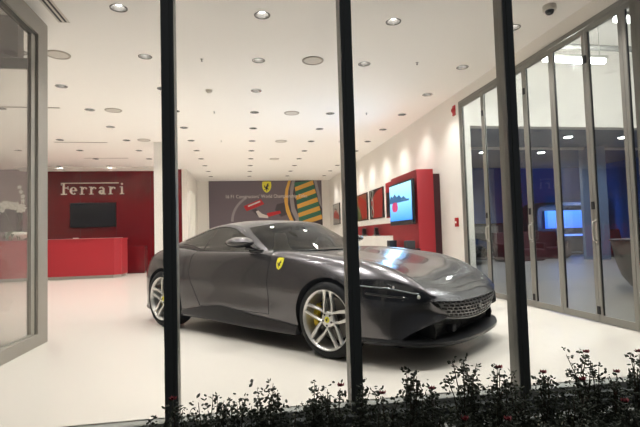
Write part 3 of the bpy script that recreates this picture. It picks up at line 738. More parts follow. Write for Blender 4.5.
# small downlights of the far part next door
def puck(x, y, z, label):
    t = MB(); t.lathe([(.0001, -.012), (.10, -.012), (.12, 0)], (x, y, z), 20, 2, 0); o = t.build('downlight', 'bulb'); tag(o, label, 'lamp', 'downlights beyond the glass doors')
    return o
PK = [(6.6, 10.2), (8.3, 10.2), (9.9, 10.2), (7.8, 12.6), (9.9, 12.6), (11.8, 12.6), (8.5, 15.2), (10.8, 15.2)]
for k, (x, y) in enumerate(PK):
    row = ('front', 'front', 'front', 'middle', 'middle', 'middle', 'back', 'back')[k]
    puck(x, y, 3.9, 'round white downlight on the grey ceiling beyond the glass doors, %s row' % row)
for x, y in PK:
    l = bpy.data.lights.new('next_door_beam', 'SPOT'); l.energy = 95; l.spot_size = math.radians(140); l.spot_blend = .8; l.shadow_soft_size = .06; l.color = (.92, .95, 1); o = bpy.data.objects.new('next_door_beam', l); COL.objects.link(o); o.location = (x, y, 3.87)
# display booth with a rounded frame and a blue screen
t = empty('display_booth', (13.5, 17.6, 0)); t.scale = (.85, 1, .80); mb = MB()
def rrect(w, h, r, n=8):
    P = []
    for cx, cz, a0 in ((w/2-r, h-r, 0), (-w/2+r, h-r, PI/2), (-w/2+r, r*.3, PI), (w/2-r, r*.3, 1.5*PI)):
        rr_ = r if cz > h/2 else r*.3
        for k in range(n+1): a = a0+PI/2*k/n; P.append((cx+rr_*math.cos(a)+(r-rr_)*(1 if cx > 0 else -1), cz+rr_*math.sin(a)))
    return P
o1 = rrect(3.9, 2.75, .45); i1 = [(x*.93, .12+z*.90) for x, z in o1]; n = len(o1)
mb.add([(x, -.3, z) for x, z in o1]+[(x, -.3, z) for x, z in i1]+[(x, .6, z) for x, z in o1]+[(x, .5, z) for x, z in i1], [(k, (k+1) % n, n+(k+1) % n, n+k) for k in range(n)]+[(k, (k+1) % n, 2*n+(k+1) % n, 2*n+k) for k in range(n)]+[(n+k, n+(k+1) % n, 3*n+(k+1) % n, 3*n+k) for k in range(n)])
mb.build('frame', 'dark_grey', t)
mb = MB(); mb.box((-1.8, .5, .1), (1.8, .6, 2.6)); mb.build('back_panel', 'pic_black', t)
mb = MB(); mb.box((-.75, .30, 1.40), (1.75, .48, 2.35)); mb.build('screen', 'screen_blue_far', t)
mb = MB(); mb.tube([(1.15, -.34, 1.5), (1.2, -.34, 2.35), (1.1, -.34, 2.45), (.9, -.34, 2.47)], .03, 6); mb.build('light_strip', 'lens_light', t)
mb = MB(); mb.box((-.4, -.1, .98), (1.5, .1, 1.06)); mb.build('glowing_shelf', 'blue_glow', t)
tag(t, 'dark rounded display booth with a bright blue screen beyond the glass doors', 'display')
l = bpy.data.lights.new('screen_glow', 'AREA'); l.energy = 25; l.size = 1.2; l.color = (.3, .45, 1); o = bpy.data.objects.new('screen_glow', l); COL.objects.link(o); o.location = (13.9, 17.0, 1.7); o.rotation_euler = (PI/2, 0, 0)
def sofa(x, y, w, label, m):
    t = empty('lounge_chair', (x, y, 0))
    mb = MB(); mb.box((-w/2, -.4, 0), (w/2, .4, .42), bev=.05); mb.build('seat', m, t)
    mb = MB(); mb.prism([(.20, .42), (.40, .42), (.48, .95), (.44, 1.02), (.34, 1.0)], 0, -w/2, w/2); mb.build('backrest', m, t)
    for s in (-1, 1):
        mb = MB(); mb.box((s*w/2-.07, -.4, .05), (s*w/2+.07, .42, .62), bev=.04); mb.build('armrest', m, t)
    tag(t, label, 'chair', 'lounge chairs beyond the glass doors')
sofa(9.6, 15.0, 1.5, 'dark red lounge chair beyond the glass doors, left of the display booth', 'dark_red')
sofa(11.3, 15.8, 1.2, 'dark red lounge chair in front of the display booth beyond the glass doors', 'dark_red')
sofa(13.6, 15.4, 1.5, 'dark red lounge chair at the right end beyond the glass doors', 'dark_red')
t = empty('display_cabinet', (9.9, 17.6, 0)); mb = MB(); mb.box((-1.3, -.25, 0), (1.3, .25, 1.35), bev=.02); mb.build('cabinet_body', 'dark_grey', t); mb = MB(); mb.box((-1.2, -.28, 1.0), (.3, -.25, 1.28)); mb.build('front_panel', 'mid_grey', t); mb = MB(); mb.box((-1.25, -.3, 1.35), (1.25, .3, 1.39)); mb.build('cabinet_top', 'black_plastic', t)
tag(t, 'low dark cabinet against the blue wall beyond the glass doors', 'cabinet')
t = empty('curved_counter', (6.85, 6.7, 0)); mb = MB(); G = []
for z, k in ((0, .50), (.12, .62), (.35, .80), (.7, .92), (1.0, .97), (1.12, 1.0)): G.append([(k*.72*math.cos(a), k*.66*math.sin(a), z*.76) for a in np.linspace(0, 2*PI, 41)])
grid_mesh(mb, np.array(G)); mb.build('counter_body', 'counter_grey', t); mb = MB(); mb.lathe([(.0001, .885), (.73, .885), (.75, .87), (.73, .855), (.0001, .855)], (0, 0, 0), 40, 2, sy=.90); mb.build('counter_top', 'dark_grey', t)
tag(t, 'grey curved counter tapering towards the floor beyond the glass doors', 'counter')

# ------------------------------------------------------------ ceiling fittings
def cell_label(x, y):
    col = {-6.16: 'far left column', -4.56: 'column over the reception desk', -2.96: 'column left of the white pillar', -1.34: 'column just right of the white pillar', .26: 'middle column', 1.87: 'column right of the middle', 3.48: 'column along the folding doors and right wall'}[x]
    row = ['nearest', 'second', 'third', 'fourth', 'fifth', 'sixth', 'seventh', 'eighth', 'ninth', 'tenth', 'eleventh', 'last'][DLY.index(y)]
    return 'recessed round downlight, %s row from the street, %s' % (row, col)
proto = empty('downlight')
mb = MB(); mb.lathe([(.0775, .002), (.086, -.004), (.094, -.004), (.096, 0)], (0, 0, 0), 28); mb.build('trim_ring', 'trim_dark', proto)
mb = MB(); mb.lathe([(.0775, .002), (.074, .03), (.062, .065), (.06, .10)], (0, 0, 0), 28); mb.build('reflector', 'dark_can', proto)
mb = MB(); mb.lathe([(.0001, .048), (.047, .051), (.054, .064)], (0, 0, 0), 24); mb.build('bulb', 'bulb', proto)
sl = bpy.data.lights.new('downlight_beam', 'SPOT'); sl.energy = E_SPOT; sl.spot_size = math.radians(104); sl.spot_blend = 1; sl.shadow_soft_size = .05; sl.color = (1, .965, .945)
SL = []
for kf in (1.75, 1.3, 1.0, .88): l_ = sl.copy(); l_.energy = E_SPOT*kf; SL.append(l_)
for k, (x, y) in enumerate(lights):
    o = proto if k == 0 else copy_tree(proto)
    o.location = (x, y, H); tag(o, cell_label(x, y), 'ceiling light', 'recessed downlights in the showroom ceiling')
    lo_ = bpy.data.objects.new('downlight_beam', SL[0 if y < 4 else 1 if y < 6 else 2 if y < 9 else 3]); COL.objects.link(lo_); lo_.location = (x, y, H-.012)
sp = empty('ceiling_speaker')
mb = MB(); mb.lathe([(.118, -.004), (.118, -.012), (.140, -.012), (.146, 0)], (0, 0, 0), 36); mb.build('rim', 'speaker_rim', sp)
mb = MB(); mb.lathe([(.0001, -.010), (.118, -.006)], (0, 0, 0), 36); mb.build('speaker_grille', 'grille_grey', sp)
SPK = [((-2.50, 6.76), 'nearest the left glass frame'), ((-2.52, 9.58), 'second from the left glass frame'), ((-2.52, 12.4), 'third, near the reception desk'), ((1.06, 6.66), 'nearest, right of the middle row of lights'), ((1.04, 9.58), 'second, right of the middle row'), ((1.04, 12.45), 'third, right of the middle row'), ((1.04, 15.3), 'farthest, right of the middle row')]
for k, ((x, y), w) in enumerate(SPK):
    o = sp if k == 0 else copy_tree(sp); o.location = (x, y, H); o.scale = (1.12, 1.12, 1); tag(o, 'round flat ceiling speaker with thin grey rim, '+w, 'speaker', 'ceiling speakers')
sk = empty('sprinkler'); mb = MB(); mb.lathe([(.0001, -.004), (.035, -.004), (.038, 0)], (0, 0, 0), 16); mb.build('cover_plate', 'alu_light', sk)
mb = MB(); mb.lathe([(.0001, -.05), (.022, -.048), (.022, -.044), (.008, -.04), (.008, -.004)], (0, 0, 0), 12); mb.build('nozzle', 'alu_dark', sk)
SPR = [((-.56, 6.75), 'nearest, left of the middle lights'), ((-.56, 9.58), 'second, left of the middle lights'), ((-.56, 12.45), 'third, left of the middle lights'), ((2.67, 6.6), 'nearest, near the right wall'), ((2.65, 9.5), 'second, near the right wall'), ((2.65, 12.4), 'third, near the right wall')]
for k, ((x, y), w) in enumerate(SPR):
    o = sk if k == 0 else copy_tree(sk); o.location = (x, y, H); o.scale = (.7, .7, .7); tag(o, 'small metal sprinkler head on the ceiling, '+w, 'sprinkler', 'sprinkler heads')
for (x, y), w in (((-.56, 8.17), 'between the second and third light rows'), ((2.67, 8.17), 'toward the right wall, faint')):
    if x > 0: continue
    t = empty('smoke_detector', (x, y, H)); mb = MB(); mb.lathe([(.06, 0), (.06, -.02), (.05, -.025)], (0, 0, 0), 20); mb.lathe([(.0001, -.055), (.03, -.052), (.045, -.035), (.045, -.02)], (0, 0, 0), 20, mi=0); mb.build('housing', 'grille_grey', t)
    mb = MB(); mb.lathe([(.046, -.03), (.048, -.03), (.048, -.024), (.046, -.024)], (0, 0, 0), 20); mb.build('sensor_slots', 'alu_dark', t)
    tag(t, 'small smoke detector on the ceiling '+w, 'smoke detector')
t = empty('dome_camera', (3.58, 4.75, H)); mb = MB(); mb.lathe([(.0001, 0), (.075, 0), (.075, -.05), (.068, -.06), (.05, -.06)], (0, 0, 0), 28); mb.build('housing', 'grille_grey', t)
mb = MB(); mb.lathe([(.05, -.06), (.047, -.08), (.034, -.10), (.015, -.108), (.0001, -.11)], (0, 0, 0), 24); mb.build('dome', 'gloss_black', t); tag(t, 'white dome camera with dark lens on the ceiling near the folding doors', 'security camera')
def slot(x0, y0, x1, y1, label, n=1):
    t = empty('slot_diffuser', ((x0+x1)/2, (y0+y1)/2, H)); dx, dy = (x1-x0)/2, (y1-y0)/2
    mb = MB(); mb.box((-dx, -dy, -.006), (dx, dy, 0)); mb.build('frame', 'grille_grey', t)
    mb = MB()
    lng = dx > dy
    for k in range(n):
        o = ((k+.5)/n-.5)*1.6
        if lng: mb.box((-dx*.98, o*dy-.012, -.008), (dx*.98, o*dy+.012, -.005))
        else: mb.box((o*dx-.012, -dy*.98, -.008), (o*dx+.012, dy*.98, -.005))
    o = mb.build('slots', 'dark_can', t); o['kind'] = 'stuff'; del o['kind']
    tag(t, label, 'air vent', 'slot air vents')
slot(-2.12, 3.2, -1.99, 5.75, 'long dark slot vent in the ceiling beside the left glass frame', 2)
slot(-4.80, 12.68, -3.50, 12.76, 'thin slot vent over the reception desk, nearer one')
slot(-4.85, 15.1, -3.55, 15.18, 'thin slot vent over the reception desk, farther one')
slot(-5.2, 9.42, -3.46, 9.50, 'thin slot vent in the ceiling right behind the left glass frame')

# ------------------------------------------------------------ reception corner
t = empty('reception_desk', (-5.35, 15.4, 0))
mb = MB(); mb.prism([(-1.75, -.62), (1.45, -.62), (1.62, -.47), (1.62, .30), (-1.75, .30)], 2, .09, 1.16); mb.prism([(-1.77, -.64), (1.46, -.64), (1.64, -.48), (1.64, .30), (-1.77, .30)], 2, 1.16, 1.20, mi=0); mb.build('desk_body', 'red_desk', t)
mb = MB(); mb.prism([(-1.72, -.59), (1.42, -.60), (1.59, -.45), (1.59, .28), (-1.72, .28)], 2, 0, .09); mb.build('plinth', 'alu_light', t)
mb = MB(); mb.box((-1.6, .0, 1.20), (1.5, .25, 1.212)); mb.build('desk_top', 'white_gloss', t)
tag(t, 'long bright red reception desk with chamfered end and silver plinth', 'reception desk')
mb = MB(); mb.box((-5.15, 15.05, 1.212), (-5.03, 15.2, 1.235)); tag(mb.build('card_holder', 'white_gloss'), 'small white card holder on the reception desk top', 'card holder')
t = empty('low_cabinet', (-3.62, 16.6, 0)); mb = MB(); mb.box((-.28, -.25, .0), (.28, .3, .92), bev=.01); mb.build('cabinet_body', 'red_gloss', t); mb = MB(); mb.box((-.25, -.262, .06), (.25, -.25, .88)); mb.build('door', 'red_gloss', t)
tag(t, 'small dark red cabinet beside the right end of the reception desk', 'cabinet')
t = empty('wall_television', (-5.31, YRED, 2.06)); mb = MB(); mb.box((-.77, -.07, -.44), (.77, -.01, .44), bev=.006); mb.build('bezel', 'black_plastic', t); mb = MB(); mb.box((-.74, -.075, -.41), (.74, -.07, .41)); mb.build('screen', 'screen_off', t)
mb = MB(); mb.box((-.3, -.01, -.2), (.3, 0, .2)); mb.build('bracket', 'black_metal', t)
tag(t, 'switched-off black television on the red wall under the white lettering', 'television')
# white slab-serif wall lettering: each letter from strokes, the bar of the F running over the word
t = empty('wall_lettering', (-6.38, YRED-.005, 2.80)); LH = .43
def letters():
    out = []
    def new(): m_ = MB(); out.append(m_); return m_
    def R(m_, x0, z0, x1, z1): m_.box((x0, -.05, z0), (x1, 0, z1))
    xh = .27; w = .055; s = .022
    m_ = new(); R(m_, .06, 0, .12, .40); R(m_, .0, 0, .19, s+.01); R(m_, 0, .385, 1.93, .415); R(m_, .0, .33, .02, .40); R(m_, .12, .22, .24, .25); R(m_, .22, .18, .24, .29)   # F and its long bar
    def arc(m_, cx, cz, rx, rz, a0, a1, n=14):
        vs = []
        for k in range(n+1):
            a = a0+(a1-a0)*k/n; wx = w*.5*abs(math.cos(a))+.012
            for d in (-1, 1):
                vs += [(cx+(rx+d*wx)*math.cos(a), y, cz+(rz+d*.014)*math.sin(a)) for y in (-.05, 0)]
        fs = []
        for k in range(n): a = 4*k; fs += [(a, a+2, a+6, a+4), (a+1, a+5, a+7, a+3), (a, a+4, a+5, a+1), (a+2, a+3, a+7, a+6)]
        fs += [(0, 1, 3, 2), (4*n, 4*n+2, 4*n+3, 4*n+1)]; m_.add(vs, fs)
    def e(x): m_ = new(); arc(m_, x+.11, xh/2, .085, .12, 0, 1.75*PI); R(m_, x+.03, xh/2-.012, x+.21, xh/2+.012)
    def r(x): m_ = new(); R(m_, x+.045, 0, x+.045+w, xh); R(m_, x, 0, x+.15, s); R(m_, x, xh-s, x+.08, xh); arc(m_, x+.17, .17, .07, .08, .25*PI, .95*PI, 8); m_.ball((x+.215, -.025, .215), .032, 5)
    def a(x): m_ = new(); R(m_, x+.14, 0, x+.14+w, .2); arc(m_, x+.10, .19, .06, .065, 0, .9*PI, 8); arc(m_, x+.09, .075, .05, .062, .1*PI, 1.95*PI); R(m_, x+.16, 0, x+.24, s)
    def i(x): m_ = new(); R(m_, x+.045, 0, x+.045+w, xh); R(m_, x, 0, x+.15, s); R(m_, x, xh-s, x+.08, xh); m_.ball((x+.075, -.025, .36), .04, 6)
    e(.30); r(.62); r(.93); a(1.25); r(1.58); i(1.97)
    return out
for m_ in letters():
    m_.v = [(x, y, z*1.02) for x, y, z in m_.v]; o = m_.build('letter', 'white_letter', t)
tag(t, 'white raised slab-serif word Ferrari on the glossy red wall', 'sign')
# orchids in a white bowl at the left end of the desk
t = empty('potted_orchid', (-6.93, 15.25, 1.212)); t.scale = (1.3, 1.2, 1.28)
mb = MB(); mb.lathe([(.0001, .0), (.10, .0), (.17, .05), (.20, .12), (.185, .19), (.17, .19), (.17, .16), (.0001, .16)], (.10, 0, 0), 28, sx=1.25); mb.build('bowl', 'orchid_white', t)
mb = MB()
random.seed(3)
for k in range(16):
    a = random.uniform(0, 2*PI); L = random.uniform(.2, .42); w = .045; P = [Vector((.08+.12*math.cos(a)*q*L/.3, .12*math.sin(a)*q*L/.3, .17+.16*q-.12*q*q)) for q in (0, .5, 1, 1.5, 2)]
    sd_ = Vector((-math.sin(a), math.cos(a), 0)); G = [[tuple(p+sd_*w*ww*j) for j in (-1, 0, 1)] for p, ww in zip(P, (.4, 1, 1.1, .8, .05))]; grid_mesh(mb, np.array(G))
mb.build('leaves', 'orchid_green', t)
mb = MB()
STEMS = [[(.05, 0, .17), (.15, .02, .5), (.05, 0, .72), (-.2, 0, .78), (-.38, 0, .70)], [(.12, 0, .17), (.22, -.02, .6), (.26, 0, .95), (.20, 0, 1.25)], [(0, .05, .17), (-.1, .05, .5), (-.2, .03, .68), (-.42, .02, .60)]]
for st_ in STEMS: mb.tube(cr(st_, 5), .008, 5)
mb.build('stem', 'orchid_green', t)
def flower(c, r):
    mb = MB(); c = Vector(c)
    for q in range(5):
        a = 2*PI*q/5+random.random()*.3; d = Vector((math.cos(a), -.25, math.sin(a))); s_ = Vector((-math.sin(a), 0, math.cos(a)))
        mb.add([c, c+d*r*.6+s_*r*.38, c+d*r*1.05, c+d*r*.6-s_*r*.38, c+d*r*.5+Vector((0, -r*.25, 0))], [(0, 1, 4), (1, 2, 4), (2, 3, 4), (3, 0, 4)], 0, True)
    mb.build('flower', 'orchid_white', t)
for k in range(16):
    q = k/15; flower((-.30+.55*q+random.uniform(-.04, .04), random.uniform(-.06, .06), .72+.12*math.sin(q*PI)+random.uniform(-.08, .05)), .10)
for k in range(5): flower((.20+random.uniform(-.04, .05), 0, .82+.11*k), .055)
tag(t, 'white orchid in a white bowl on the left end of the reception desk', 'plant')
t = empty('picture_frame', (-8.05, YRED-.05, 1.94)); mb = MB(); mb.box((-.44, -.04, -.42), (.44, 0, .42)); mb.build('frame', 'pic_black', t); mb = MB(); mb.box((-.42, -.045, -.40), (.42, -.04, .40)); mb.build('picture', 'dark_red', t); tag(t, 'dark red picture on the wall behind the orchid', 'picture')

# ------------------------------------------------------------ mural on the far wall
t = empty('wall_mural', (1.03, YB, 0)); XA, XB = -2.58, 2.60
def local(px, pz): return (px-1.03, pz)
mb = MB(); mb.box((XA, -.05, .3), (XB, 0, H-.003)); mb.build('mural_panel', 'mural_bg', t)
def flat(name, m, polys, d0, d1):
    mb = MB()
    for P in polys: mb.prism([(x-1.03, z) for x, z in P], 1, -d1, -d0)
    return mb.build(name, m, t)
def pix(x, y):      # mural sheet coordinates from its own grid: 0..112 across, 0..45 down
    return (-1.53+(x/112)*5.16, H-.003-(y/45)*1.9)
def arcband(cx, cy, r0, r1, a0, a1, n=18):
    A = [a0+(a1-a0)*k/n for k in range(n+1)]
    return [[pix(cx+r0*math.cos(a), cy+r0*math.sin(a)), pix(cx+r1*math.cos(a), cy+r1*math.sin(a)), pix(cx+r1*math.cos(b), cy+r1*math.sin(b)), pix(cx+r0*math.cos(b), cy+r0*math.sin(b))] for a, b in zip(A, A[1:])]
# tyre graphic at the right
flat('tyre_shadow', 'mural_dark', [[pix(84, 0), pix(106, 0), pix(109, 15), pix(112, 24), pix(112, 60), pix(80, 60), pix(77, 30), pix(79, 12)]], .05, .056)
flat('tyre_band', 'mural_yellow', [[pix(78, 0), pix(80.5, 0), pix(77.5, 12), pix(77, 26), pix(80, 38), pix(83, 46), pix(79.5, 46), pix(75, 34), pix(73.5, 22), pix(75, 10)]], .056, .062)
flat('tyre_edge', 'mural_grey', [[pix(82, 0), pix(85, 0), pix(82.5, 14), pix(84, 30), pix(90, 46), pix(85.5, 46), pix(80.5, 34), pix(79, 20), pix(80, 8)], [pix(104, 0), pix(107, 0), pix(111, 22), pix(112, 32), pix(109, 26)]], .056, .062)
gs, ys = [], []
for k in range(5):
    z = k*9.6-5
    gs.append([pix(84+k*.9, z+7.5), pix(102+k*2, z), pix(103+k*2, z+4.8), pix(84.4+k*.9, z+12.6)]); ys.append([pix(84.4+k*.9, z+12.6), pix(103+k*2, z+4.8), pix(104+k*2, z+9.6), pix(85+k*.9, z+17.1)])
mb = MB()
for k, (P, Q) in enumerate(zip(gs, ys)):
    mb.prism([(x-1.03, min(z, H-.004)) for x, z in P], 1, -.066, -.056, 0); mb.prism([(x-1.03, min(z, H-.004)) for x, z in Q], 1, -.066, -.056, 1)
mb.build('tyre_stripes', ['mural_green', 'mural_yellow'], t)
flat('arc_line', 'mural_grey', arcband(52, 44, 29, 31.5, PI, 1.32*PI), .05, .056)
flat('red_wing', 'mural_red', [[pix(33, 27.5), pix(50, 20), pix(53.5, 25.5), pix(36, 33)], [pix(56, 35.5), pix(69, 33), pix(70, 36), pix(56, 40)]], .05, .06)
flat('wing_highlight', 'mural_pale', [[pix(37, 27), pix(49, 21.8), pix(49.8, 23.2), pix(37.8, 28.4)], [pix(45, 33.5), pix(47.5, 32.5), pix(51, 36), pix(57, 38.5), pix(57, 41), pix(48, 40)]], .06, .066)
flat('wing_shadow', 'mural_dark', [[pix(66, 26), pix(74, 24), pix(79, 36), pix(70, 40), pix(64, 32)], [pix(41, 32), pix(45, 30.5), pix(50, 36), pix(46, 38)]], .05, .055)
mb = MB(); sh = shield_outline(); mb.prism([(.03+x*.42, H-.56+y*.52) for x, y in sh], 1, -.075, -.05); sb = mb.build('shield_emblem', 'yellow', t); sb['label'] = 'yellow shield with black prancing horse'
mb = MB(); mb.prism([(.03+(x-.5)*.27, H-.50+y*.38) for x, y in HORSE], 1, -.08, -.075); mb.build('horse_emblem', 'horse_black', sb)
mb = MB(); text_mesh('16 F1 Constructors\u2019 World Championship Titles', .21, mb, lambda x, y, d: (-1.82+x, -.067-d, 2.90+y*1.1), width=3.72)
mb.build('lettering', 'mural_pale', t)
tag(t, 'large grey printed mural with yellow shield, lettering and striped tyre on far wall', 'mural')

# ------------------------------------------------------------ right wall: television tower, shelf, prints, alarm fittings
t = empty('television_tower', (3.5, 8.88, 0))
mb = MB(); mb.prism([(0, .03), (.34, 0), (.34, 1.68), (0, 1.68)], 2, 0, 2.39); mb.build('tower_body', 'red_box', t)
mb = MB(); mb.box((.34, .04, 0), (.499, 1.64, 2.30)); mb.build('tower_shaded_side', 'dark_red', t)  # side of the tower turned from the light; shade put into its darker red
tag(t, 'tall bright red tower unit against the right wall carrying a television', 'display unit')
t = empty('display_television', (3.42, 9.66, 1.74)); mb = MB(); mb.box((-.03, -.73, -.47), (.03, .73, .47), bev=.006); mb.box((.03, -.3, -.2), (.078, .3, .2)); mb.build('bezel', 'black_plastic', t)
mb = MB(); mb.box((-.034, -.70, -.37), (-.03, .70, .43)); mb.build('screen', 'screen_blue', t)
mb = MB(); mb.prism([(.70, .12), (.6, .22), (.48, .17), (.35, .24), (.2, .16), (.05, .20), (-.1, .12), (-.25, .15), (-.4, .08), (-.58, .07), (-.55, .03), (.70, .03)], 0, -.038, -.034); mb.build('screen_treeline', 'screen_tree', t)
mb = MB(); G = [(.34+.19*abs(math.cos(a))**.7*(1 if math.cos(a) > 0 else -1), -.06+.11*abs(math.sin(a))**.8*(1 if math.sin(a) > 0 else -1)) for a in np.linspace(0, 2*PI, 21)[:-1]]; mb.prism(G, 0, -.041, -.036); mb.build('screen_car', 'screen_red', t)
tag(t, 'lit television with blue picture mounted on the red tower', 'television')
l = bpy.data.lights.new('tv_glow', 'AREA'); l.energy = 14; l.shape = 'RECTANGLE'; l.size = 1.4; l.size_y = .8; l.color = (.35, .65, 1); o = bpy.data.objects.new('tv_glow', l); COL.objects.link(o); o.location = (3.36, 9.66, 1.75); o.rotation_euler = (0, -PI/2, 0); o.rotation_euler = (0, PI/2, 0)
for y, w in ((8.98, 'near'), (10.12, 'far')):
    t = empty('loudspeaker', (3.32, y, .775)); mb = MB(); mb.box((-.08, -.11, 0), (.08, .11, .16), bev=.008); mb.build('cabinet', 'dark_grey', t); mb = MB(); mb.box((-.086, -.10, .015), (-.08, .10, .145)); mb.build('speaker_grille', 'black_plastic', t)
    tag(t, 'small dark loudspeaker below the lit television, %s one' % w, 'speaker', 'loudspeakers below the television')
t = empty('media_bench', (3.2, 9.70, 0)); mb = MB(); mb.box((-.02, -.86, .735), (.295, .86, .775)); mb.build('bench_top', 'black_plastic', t)
for y in (-.8, .8): mb = MB(); mb.box((0, y-.03, 0), (.29, y+.03, .735)); mb.build('bench_leg', 'black_metal', t)
tag(t, 'narrow black bench in front of the red tower below the television', 'bench')
# shelf run
t = empty('wall_shelf', (4.0, 14.4, 0)); mb = MB(); mb.box((-.26, -3.6, 1.37), (0, 3.6, 1.50)); mb.build('shelf_board', 'white_gloss', t)
mb = MB(); mb.box((-.03, -3.6, 1.04), (0, 3.6, 1.37)); mb.build('shelf_back', 'red_box', t); tag(t, 'long white wall shelf with red back panel under the framed prints', 'shelf')
t = empty('white_sideboard', (3.77, 14.4, 0)); mb = MB(); mb.box((-.20, -3.6, .06), (.229, 3.6, 1.03)); mb.build('sideboard_body', 'white_gloss', t)
for k in range(5): mb = MB(); mb.box((-.212, -3.56+1.43*k, .1), (-.2, -2.17+1.43*k, 1.0)); mb.build('door', 'white_gloss', t)
mb = MB(); mb.box((-.17, -3.5, 0), (.2, 3.5, .06)); mb.build('plinth', 'dark_grey', t)
tag(t, 'long white sideboard under the red-backed shelf on the right wall', 'sideboard')
def print_frame(y0, y1, z0, z1, cols, kind, label):
    t = empty('framed_print', (4.0, (y0+y1)/2, (z0+z1)/2)); h, v = (y1-y0)/2, (z1-z0)/2
    mb = MB(); mb.box((-.04, -h, -v), (0, h, v)); mb.build('frame', 'pic_black', t)
    mb = MB()
    mb.box((-.045, -h+.03, -v+.03), (-.04, h-.03, v-.03), 0)
    if kind == 'wheels':
        mb.prism([(-h+.1, -v+.03), (h-.4, -v+.03), (h-.2, .1), (-.1, v-.1), (-h+.03, v-.03), (-h+.03, 0)], 0, -.05, -.045, 1)
        for k in range(3): mb.lathe([(.10, -.055), (.15, -.055), (.15, -.045), (.10, -.045)], (0, h-.35, -.25+.28*k), 20, 0, 2)
    elif kind == 'gauge':
        mb.prism([(-h+.05, -v+.1), (0, -v+.05), (h-.3, v-.2), (.1, v-.05), (-h+.05, v-.3)], 0, -.05, -.045, 1); mb.prism([(-.1, -v+.05), (h-.1, -v+.05), (h-.1, .1), (.2, -.05)], 0, -.052, -.045, 2)
    else:
        mb.prism([(-h+.1, -.1), (0, .2), (h-.2, .05), (h-.15, -.15), (-h+.1, -.25)], 0, -.05, -.045, 1); mb.prism([(-.2, v-.3), (h-.2, v-.2), (h-.3, .25), (0, .25)], 0, -.05, -.045, 2)
    mb.build('picture', cols, t); tag(t, label, 'picture', 'framed prints above the shelf')
print_frame(12.75, 14.2, 1.56, 2.46, ['pic_black', 'pic_red', 'pic_grey'], 'wheels', 'framed red and black print with three rings, nearest the red tower')
print_frame(14.5, 15.95, 1.56, 2.46, ['pic_brown', 'pic_red', 'pic_green'], 'gauge', 'framed brown, red and green print, second from the red tower')
print_frame(16.3, 17.7, 1.56, 2.46, ['pic_black', 'pic_brown', 'pic_grey'], 'car', 'framed dark print above the shelf, third from the red tower')
print_frame(18.9, 20.3, 1.56, 2.46, ['pic_grey', 'pic_red', 'pic_black'], 'car', 'framed grey print with red shape, nearest the mural')
t = empty('hanging_panel', (4.0, 11.55, 2.02)); mb = MB(); mb.box((-.06, -.86, -.50), (0, .86, .48)); mb.build('frame', 'red_box', t); mb = MB(); mb.box((-.065, -.80, -.46), (-.06, .80, .2)); mb.build('picture', 'pic_black', t); tag(t, 'red panel on the right wall directly behind the tower', 'panel')
for y, w in ((13.2, 'near'), (14.6, 'far')):
    t = empty('scale_model', (3.86, y, 1.03)); mb = MB(); mb.box((-.08, -.12, 0), (.08, .12, .04)); mb.build('stand', 'pic_grey', t); mb = MB(); mb.prism([(-.1, .04), (.1, .04), (.08, .18), (.02, .26), (-.06, .24)], 0, -.05, .05); mb.build('model', 'pic_black', t)
    tag(t, 'small dark trophy-like model on the white sideboard, %s one' % w, 'ornament', 'models on the sideboard')
t = empty('fire_alarm_call_point', (4.0, 8.19, 1.27)); mb = MB(); mb.box((-.04, -.05, -.085), (0, .05, .085), bev=.006); mb.build('housing', 'fire_red', t); mb = MB(); mb.box((-.044, -.03, -.02), (-.04, .03, .02)); mb.build('button_plate', 'white_gloss', t); tag(t, 'small red fire alarm box on white wall beside the folding doors', 'fire alarm')
t = empty('alarm_strobe', (4.0, 8.13, 3.40)); mb = MB(); mb.lathe([(.0001, -.05), (.04, -.05), (.055, -.02), (.055, 0)], (0, 0, 0), 20, 0); mb.box((-.02, -.05, -.10), (0, .05, .09)); mb.build('housing', 'fire_red', t); mb = MB(); mb.ball((-.05, 0, 0), .02, 5); mb.build('lens', 'pic_red', t); tag(t, 'small red alarm strobe high on the right wall', 'fire alarm')

# second dark car next door: only its nose is seen behind the end of the wall
root2 = empty('parked_car', (7.35, 14.95, 0), math.radians(-50)); b2 = {}
for ch in list(CAR.children):
    if ch.name.split('.')[0] in ('windscreen', 'roof', 'body', 'bonnet', 'door', 'roof_pillar', 'quarter_panel', 'waist_panel', 'rear_window', 'rear_deck', 'side_window', 'side_skirt', 'front_splitter', 'wheel', 'headlamp', 'wheel_well', 'grille_surround', 'underfloor'):
        c = copy_tree(ch, root2)
        if c.name.split('.')[0] in ('body', 'bonnet', 'door', 'roof', 'roof_pillar', 'quarter_panel', 'waist_panel', 'rear_deck'):
            c.material_slots[0].link = 'OBJECT'; c.material_slots[0].material = MATS['second_paint']
tag(root2, 'black low sports car beyond the glass doors, its nose showing past the wall', 'car')

